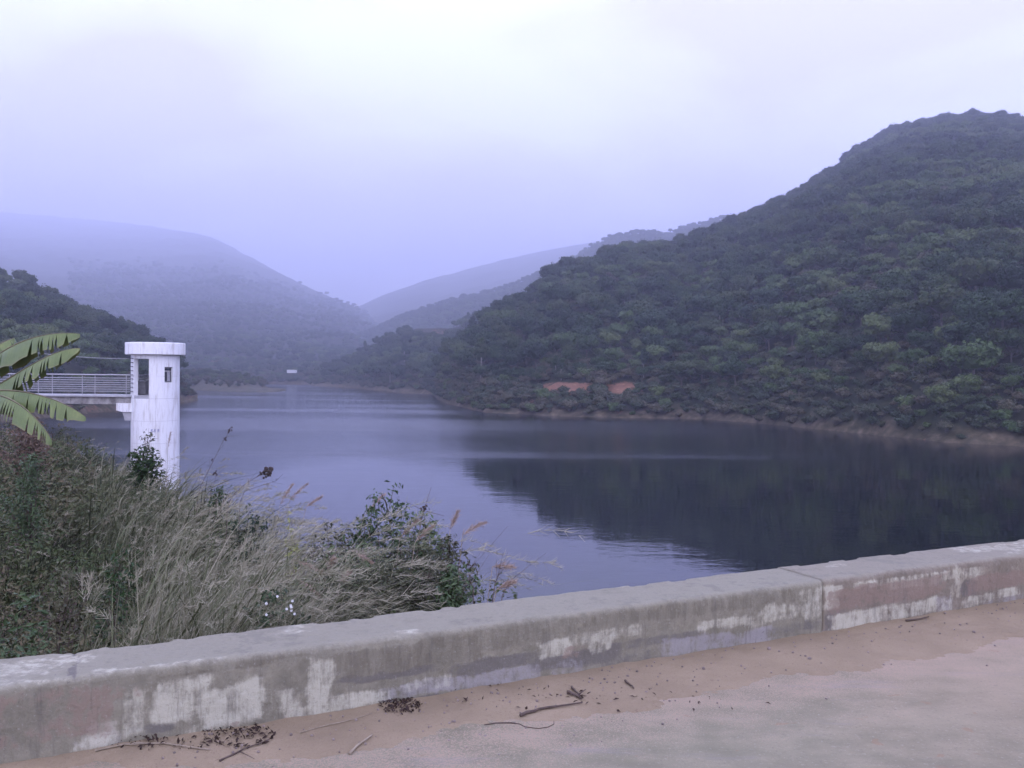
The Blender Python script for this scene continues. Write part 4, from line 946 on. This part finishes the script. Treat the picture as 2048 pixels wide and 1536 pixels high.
def stalk(name, label, pts, Y, r, heads, seed, cat='stalk', group=None, mat='twig', headmat='seed', hs=.03):
    """a dry stalk through photo pixels, with seed heads (pixel, size)"""
    g = np.random.default_rng(1300 + seed); W3 = np.array([at(u, v, Y + k * .08) for k, (u, v) in enumerate(pts)]); b0 = W3[0].copy(); gz = float(near_z(b0[:1], b0[1:2])[0])
    if b0[2] > gz: W3 = np.concatenate([[np.array([b0[0] - .05, b0[1], gz - .03])], W3])
    tt = np.linspace(0, 1, 14); t0 = np.linspace(0, 1, len(W3)); P_ = np.stack([np.interp(tt, t0, W3[:, j]) for j in range(3)], -1)
    o = empty(name, P_[0]); P_ = P_ - P_[0]; m = MB(); m.tube(P_, r * (1 - .7 * tt), 5)
    for k in range(5):
        i = g.integers(6, 13); e = P_[i] + g.normal(size=3) * .09 + np.array([.06, 0, .07]); m.tube(np.array([P_[i], (P_[i] + e) / 2, e]), [r * .4, r * .3, r * .15], 4)
    m.build('stem', M[mat], o, True)
    for (u, v, s) in heads:
        c = at(u, v, Y + .1) - np.array(o.location); mb = MB()
        for k in range(9):
            V0, F0 = ico(1, 0, 0); mb.add(V0 * s * g.uniform(.25, .6, 3) + c + g.normal(size=3) * s * .6, F0)
        mb.build('seed_head', M[headmat], o)
    return tag(o, label, cat, group)
stalk('dry_stalk', 'dry stalk with a small dark head left of the open water', [(395, 985), (425, 925), (447, 880), (460, 862)], 14, .006, [(458, 862, .035), (450, 880, .025), (424, 920, .02)], 1)
stalk('dry_stalk', 'dry branching stalk with a clump of dark seed heads over the water', [(455, 1000), (490, 968), (520, 950), (536, 938)], 12, .0065, [(537, 940, .06), (535, 952, .045), (528, 945, .04)], 2)
stalk('dry_stalk', 'thin bare twig reaching out over the water', [(480, 985), (520, 972), (552, 962), (566, 948)], 12.2, .0045, [], 3)
stalk('dry_stalk', 'short dry stalk with a dark knot below the branching stalk', [(420, 985), (430, 962), (432, 948)], 13.5, .005, [(430, 947, .03)], 4)
stalk('dry_stalk', 'dark upright stalk at the end of the clump, above the parapet', [(985, 1200), (990, 1170), (997, 1148)], 5.2, .005, [], 5)
stalk('dry_stalk', 'second dark upright stalk at the end of the clump, further out', [(1003, 1195), (1012, 1178), (1018, 1160)], 5.3, .004, [], 6)
stalk('dry_stalk', 'thin stalk with a dark bud beside the bright green bush', [(948, 1190), (938, 1150), (937, 1133)], 5.5, .004, [(937, 1132, .012)], 7)
stalk('dry_stalk', 'leafless twig with dark buds beside the tallest sprig', [(835, 1100), (842, 1040), (848, 1015)], 7.0, .006, [(846, 1018, .02), (852, 1012, .016)], 8)
def reed(label, base, tip, Y, plen, seed, axis=(1, 0, .1), n=170, fat=1.0):
    g = np.random.default_rng(1400 + seed); T = at(*tip, Y); B0 = at(*base, Y); gz = float(near_z(B0[:1], B0[1:2])[0]); B0[2] = min(B0[2], gz - .02) if B0[2] > gz else B0[2]
    o = empty('reed', B0); t = np.linspace(0, 1, 9)[:, None]; P_ = (T - B0) * np.concatenate([t ** 1.6, t, t ** .85], 1)
    MB().tube(P_, .005 * (1 - .6 * t[:, 0]), 5).build('stem', M['straw'], o, True)
    v_, f_ = plume_strands(P_[-1], axis, plen, n, g, .15, .055, .0035, fat); link('plume', meshdata('plume', v_, f_), M['plume'], o)
    for k in range(2):
        i = g.integers(2, 6); vb, fb_, _, _ = blades(P_[i][None], np.array([.3]), np.array([.8]), np.array([.008]), np.array([.6]), g, 5); link('leaf', meshdata('leaf', vb, fb_), M['straw'], o)
    return tag(o, label, 'reed', 'plumed reeds over the shrub clump')
RD = [('reed with a pale brown plume pointing out over the water', (905, 1190), (925, 1070), 6.4, .2, (1, 0, .75)), ('lowest reed with a rusty plume lying level above the parapet', (960, 1215), (985, 1133), 5.4, .13, (1, 0, .12)),
      ('faint reed plume just above the parapet edge', (965, 1225), (993, 1178), 5.2, .12, (1, 0, .55)), ('upright reed with ragged plume left of the plume over the water', (880, 1190), (900, 1060), 6.7, .18, (.35, 0, 1)),
      ('reed with a long leaning plume left of the tallest sprig', (690, 1180), (728, 1032), 7.6, .28, (.75, 0, 1)), ('reed with a pale bowed plume in the middle of the clump', (640, 1230), (698, 1100), 6.3, .18, (.9, 0, -.35)),
      ('straw-coloured reed head low among the olive bushes', (620, 1240), (655, 1140), 6.0, .1, (.5, 0, 1)), ('second straw-coloured reed head low in the clump', (655, 1240), (680, 1165), 5.8, .1, (.6, 0, .9)),
      ('reed plume rising through the small leaning shrub', (800, 1180), (830, 1085), 6.6, .2, (.7, 0, .8)), ('faded reed plume between the two green shrubs', (770, 1180), (800, 1075), 6.9, .22, (.6, 0, .7)),
      ('reed plume over the open water beside the yellow-green weed', (520, 1150), (560, 1010), 9.5, .3, (.5, 0, 1)), ('tall faint reed plume where the grass meets the water', (505, 1130), (580, 1000), 9.8, .3, (.7, 0, .8)),
      ('thin reed plume above the yellow-green weed', (560, 1150), (612, 1015), 9.2, .22, (.8, 0, .7)), ('pale drooping reed plume at the edge of the tan grass', (520, 1240), (590, 1120), 6.2, .2, (1, 0, -.3)),
      ('lower drooping reed plume beside the dark flowering weed', (530, 1250), (602, 1160), 5.8, .2, (.9, 0, -.7)), ('single reed plume in front of the white tower shaft', (330, 980), (336, 895), 15.0, .3, (.15, 0, 1))]
for k, r_ in enumerate(RD): reed(r_[0], r_[1], r_[2], r_[3], r_[4], k, r_[5])

# banana plant at the corner of the view
def banana_leaf_mat():
    m, t, b = nodes_of('banana_leaf'); p = objc(t)
    x = attr(t, 'across'); f = noise(t, 5, 4, vec=p); st_ = noise(t, 26, 3, vec=scaled(t, p, (3, .4, .4)))
    r = ramp(t, [(.25, (.07, .11, .03)), (.55, (.125, .17, .045)), (.8, (.22, .235, .065))]); t.links.new(math_(t, 'ADD', math_(t, 'MULTIPLY', f, .7), math_(t, 'MULTIPLY', st_, .3)), r.inputs['Fac'])
    c = mixc(t, mrange(t, x, .09, .03), r.outputs[0], (.2, .26, .12)); c = mixc(t, mrange(t, x, .9, 1.0, 0, .5), c, (.2, .16, .07))
    t.links.new(c, b.inputs['Base Color']); b.inputs['Roughness'].default_value = .4
    bump(t, b, st_, .2, .01); return m
M['banana'] = banana_leaf_mat(); M['banana_stem'] = simple('banana_stem', (.1, .1, .05), (.2, .17, .09), 6, .7, .2)
bp = at(-85, 900, 11.0); bgz = float(near_z(bp[:1], bp[1:2])[0]); ban = empty('banana_plant', (bp[0], bp[1], bgz)); tag(ban, 'banana plant with long drooping green leaves at the frame edge', 'banana plant')
BL = np.array(ban.location); crown_p = at(-75, 800, 11.0) - BL
t = np.linspace(0, 1, 8); MB().tube(np.stack([crown_p[0] * t, crown_p[1] * t, crown_p[2] * t - .05], -1), .11 - .045 * t, 10).build('trunk', M['banana_stem'], ban, True)
def banana_leaf(pts, wid, near, seed, tears=11, dr=1.25):
    g = np.random.default_rng(1500 + seed); W3 = np.array([at(u, v, 11 + dY) - BL for u, v, dY in pts]); n = 40
    t0 = np.linspace(0, 1, len(W3)); tt = np.linspace(0, 1, n)
    k = np.poly1d; Pm = np.stack([np.polyval(np.polyfit(t0, W3[:, j], min(3, len(W3) - 1)), tt) for j in range(3)], -1)
    prof = wid * np.clip(np.sin(np.clip(tt, .0, 1) ** .75 * math.pi) ** .55, .0, 1) * sstep(.0, .22, tt); prof[-1] = .004
    T = np.gradient(Pm, axis=0); T /= np.linalg.norm(T, axis=1)[:, None]; S = np.cross(T, np.array([0, 0, 1.0])); S /= np.linalg.norm(S, axis=1)[:, None]
    V = []; A = []; F = []; tear = set(g.choice(np.arange(8, n - 4), tears, replace=False))
    for side in (1, -1):
        sl = g.uniform(-.05, .05)
        for i in range(n - 1):
            b0 = len(V); sep = 0.0
            for q in (i, i + 1):
                for j in range(4):
                    a = j / 3; w = prof[q] * a; drop = dr * (.5 * a + .75 * a * a) * prof[q] + (.06 * vnoise(np.array([q * .35 + side * 9]), np.array([seed * 3.1]))[0]) * a
                    m_ = max(0, a - .25) * (.002 + .05 * vnoise(np.array([i * 1.7 + seed]), np.array([side * 3.3]))[0]); sh_ = (m_ if (i in tear and q == i) else (-m_ if ((i + 1) in tear and q == i + 1) else 0))
                    V.append(Pm[q] + S[q] * side * w * (.75 if side * near > 0 else .6) + np.array([0, 0, -drop]) + T[q] * (sh_ + .25 * w)); A.append(a)
            for j in range(3): F.append([b0 + j, b0 + j + 1, b0 + 5 + j, b0 + 4 + j])
    o = link('leaf', meshdata('leaf', np.array(V), np.array(F), True, {'across': A}), M['banana'], ban)
    MB().tube(Pm, .018 * (1 - .85 * tt), 6).build('midrib', M['banana_stem'], o, True)
banana_leaf([(-75, 795, 0), (-30, 730, -.1), (30, 692, -.2), (95, 668, -.3), (160, 668, -.3)], .15, 1, 1)
banana_leaf([(-75, 798, 0), (-20, 780, -.2), (40, 742, -.35), (100, 712, -.5), (160, 696, -.5)], .13, 1, 2)
banana_leaf([(-75, 800, 0), (-20, 782, -.3), (50, 784, -.5), (115, 803, -.6), (172, 834, -.6)], .13, 1, 3)
banana_leaf([(-75, 802, 0), (-25, 788, -.5), (25, 800, -.8), (70, 836, -.9), (104, 880, -.9)], .135, 1, 4)
banana_leaf([(-75, 795, 0), (-45, 730, .4), (-10, 695, .6), (12, 682, .7), (30, 675, .8)], .2, 1, 5, 4)
banana_leaf([(-75, 798, 0), (-120, 720, .2), (-190, 690, .3), (-260, 700, .3), (-310, 740, .3)], .3, 1, 6)

# ------------------------------------------------------------------ litter on the road
def groundz(s, w): return float(max(sand_h(np.array([s]), np.array([w]))[0], 0.0))
def px_ground(u, v):
    s, w = road_pt(u, v); p = wall_pt(s, w, groundz(s, w)); return p
def twig(label, pts, r, seed, branches=0, mat='twig', group='twigs lying on the sand', taper=.5):
    g = np.random.default_rng(1600 + seed); W3 = np.array([px_ground(u, v) for u, v in pts]); tt = np.linspace(0, 1, 9); t0 = np.linspace(0, 1, len(W3))
    P_ = np.stack([np.interp(tt, t0, W3[:, j]) for j in range(3)], -1); P_[:, 2] += r * .9 + .002; P_[:, :2] += g.normal(size=(9, 2)) * r * .35
    o = empty('twig', P_[0]); Q = P_ - P_[0]; MB().tube(Q, r * (1 - taper * tt) * g.uniform(.85, 1.15, 9), 7).build('stem', M[mat], o, True)
    for k in range(branches):
        i = g.integers(2, 7); e = Q[i] + np.array([g.normal() * .05, g.normal() * .05, .012]); MB().tube(np.array([Q[i], (Q[i] + e) / 2, e]), [r * .5, r * .4, r * .2], 5).build('side_shoot', M[mat], o, True)
    return tag(o, label, 'twig', group)
twig('long brown stick lying between the sand and the bare road', [(1042, 1438), (1075, 1428), (1120, 1420), (1165, 1413)], .0068, 1)
twig('short grey stick lying alone on the bare road', [(698, 1511), (722, 1495), (746, 1479)], .006, 2, 0, 'straw')
twig('forked dark twig on the sand', [(1133, 1396), (1150, 1400), (1164, 1406)], .008, 3, 2)
twig('dark bark sliver touching the forked twig', [(1143, 1386), (1155, 1396), (1167, 1404)], .006, 4)
twig('small dark stick on the sand nearer the joint', [(1249, 1372), (1258, 1378), (1268, 1385)], .006, 5)
twig('thin wiry stem curling on the road', [(968, 1452), (1000, 1448), (1035, 1448), (1050, 1455), (1085, 1460), (1108, 1452), (1108, 1444)], .0025, 6, 1)
twig('long pale straw at the foot of the stained wall', [(190, 1518), (260, 1506), (340, 1504), (420, 1512)], .0045, 7, 1, 'straw')
twig('thin straw running across the sand below the white streak', [(600, 1478), (650, 1464), (700, 1452), (745, 1440)], .0025, 8, 0, 'straw')
twig('thin stick crossing the sand beside the dark litter', [(440, 1528), (490, 1508), (540, 1492)], .004, 9, 1)
twig('little dark twig at the sand edge nearer the frame edge', [(1810, 1253), (1835, 1250), (1858, 1244)], .006, 10)
def litter(label, cu, cv, ru, rv, n, seed):
    g = np.random.default_rng(1700 + seed); C = []
    for k in range(n):
        a = g.uniform(0, 6.283); q = g.random() ** .6; p = px_ground(cu + math.cos(a) * ru * q, min(1534, cv + math.sin(a) * rv * q)); p = p + np.array([0, 0, .004 + .018 * g.random() * (1 - q)]); C.append(p)
    C = np.array(C); nv = g.normal(size=C.shape) * .6 + np.array([0, 0, 1]); nv /= np.linalg.norm(nv, axis=1)[:, None]
    V, F = leaf_quads(C, nv, g.uniform(.008, .032, n), g, .5, .4)
    return tag(link('leaf_litter', meshdata('leaf_litter', V, F), M['litter']), label, 'litter', kind='stuff')
M['litter'] = foliage_mat('dead_leaf', [(.05, (.03, .02, .017)), (.6, (.07, .045, .035)), (1, (.16, .1, .07))], .9, spread=.4, nscale=8)
litter('clump of dark rotted leaves against the wall below the lavender stain', 800, 1424, 46, 16, 190, 1)
litter('dark leaf litter in the corner below the white patch', 475, 1482, 75, 24, 190, 2)
litter('scattered brown leaf bits along the sand', 1150, 1402, 420, 26, 70, 3)
litter('dark leaf bits along the wall foot near the corner', 300, 1500, 140, 14, 130, 4)
gp = np.random.default_rng(1800); m = MB()
for k in range(330):
    u = gp.uniform(300, 2048); s = s_of_u(u); w = -abs(gp.normal()) * .3 - .03
    if w < -.9: continue
    r = gp.uniform(.003, .008) * (1.6 if gp.random() < .06 else 1); V0, F0 = ico(1, 0, 0); m.add(V0 * r * gp.uniform(.6, 1.1, 3) + wall_pt(s, w, groundz(s, w) + r * .3), F0)
M['pebble'] = foliage_mat('pebble', [(.05, (.12, .1, .09)), (.5, (.35, .28, .24)), (1, (.7, .68, .66))], .9, spread=.0)
tag(m.build('gravel', M['pebble']), 'small pale pebbles strewn over the sand', 'gravel', kind='stuff')

# ------------------------------------------------------------------ haze
hz, t, b = nodes_of('haze_air'); t.nodes.remove(b)
pv = N(t, 'ShaderNodeVolumePrincipled'); pv.inputs['Color'].default_value = (.79, .832, 1.0, 1); pv.inputs['Density'].default_value = HAZE_DENSITY; pv.inputs['Anisotropy'].default_value = .55
t.links.new(pv.outputs[0], [n for n in t.nodes if n.type == 'OUTPUT_MATERIAL'][0].inputs['Volume'])
tops = [o for o in bpy.data.objects if o.type == 'MESH']
zmax = max((max(c[2] for c in o.bound_box) + o.location.z) for o in tops if o.name.startswith(('hill', 'mountain'))) + 25
m = MB(); m.box((0, 3300, (zmax - 15.5) / 2), (8600, 8200, zmax + 15.5)); h = m.build('haze', hz)
tag(h, 'pale blue mist hanging in the valley air', 'haze', kind='stuff'); h.display_type = 'WIRE'
print('ZMAX', zmax, 'trees', len(PA), len(PF), len(PB), len(PC), len(PE), len(PD), len(PG), len(SA))
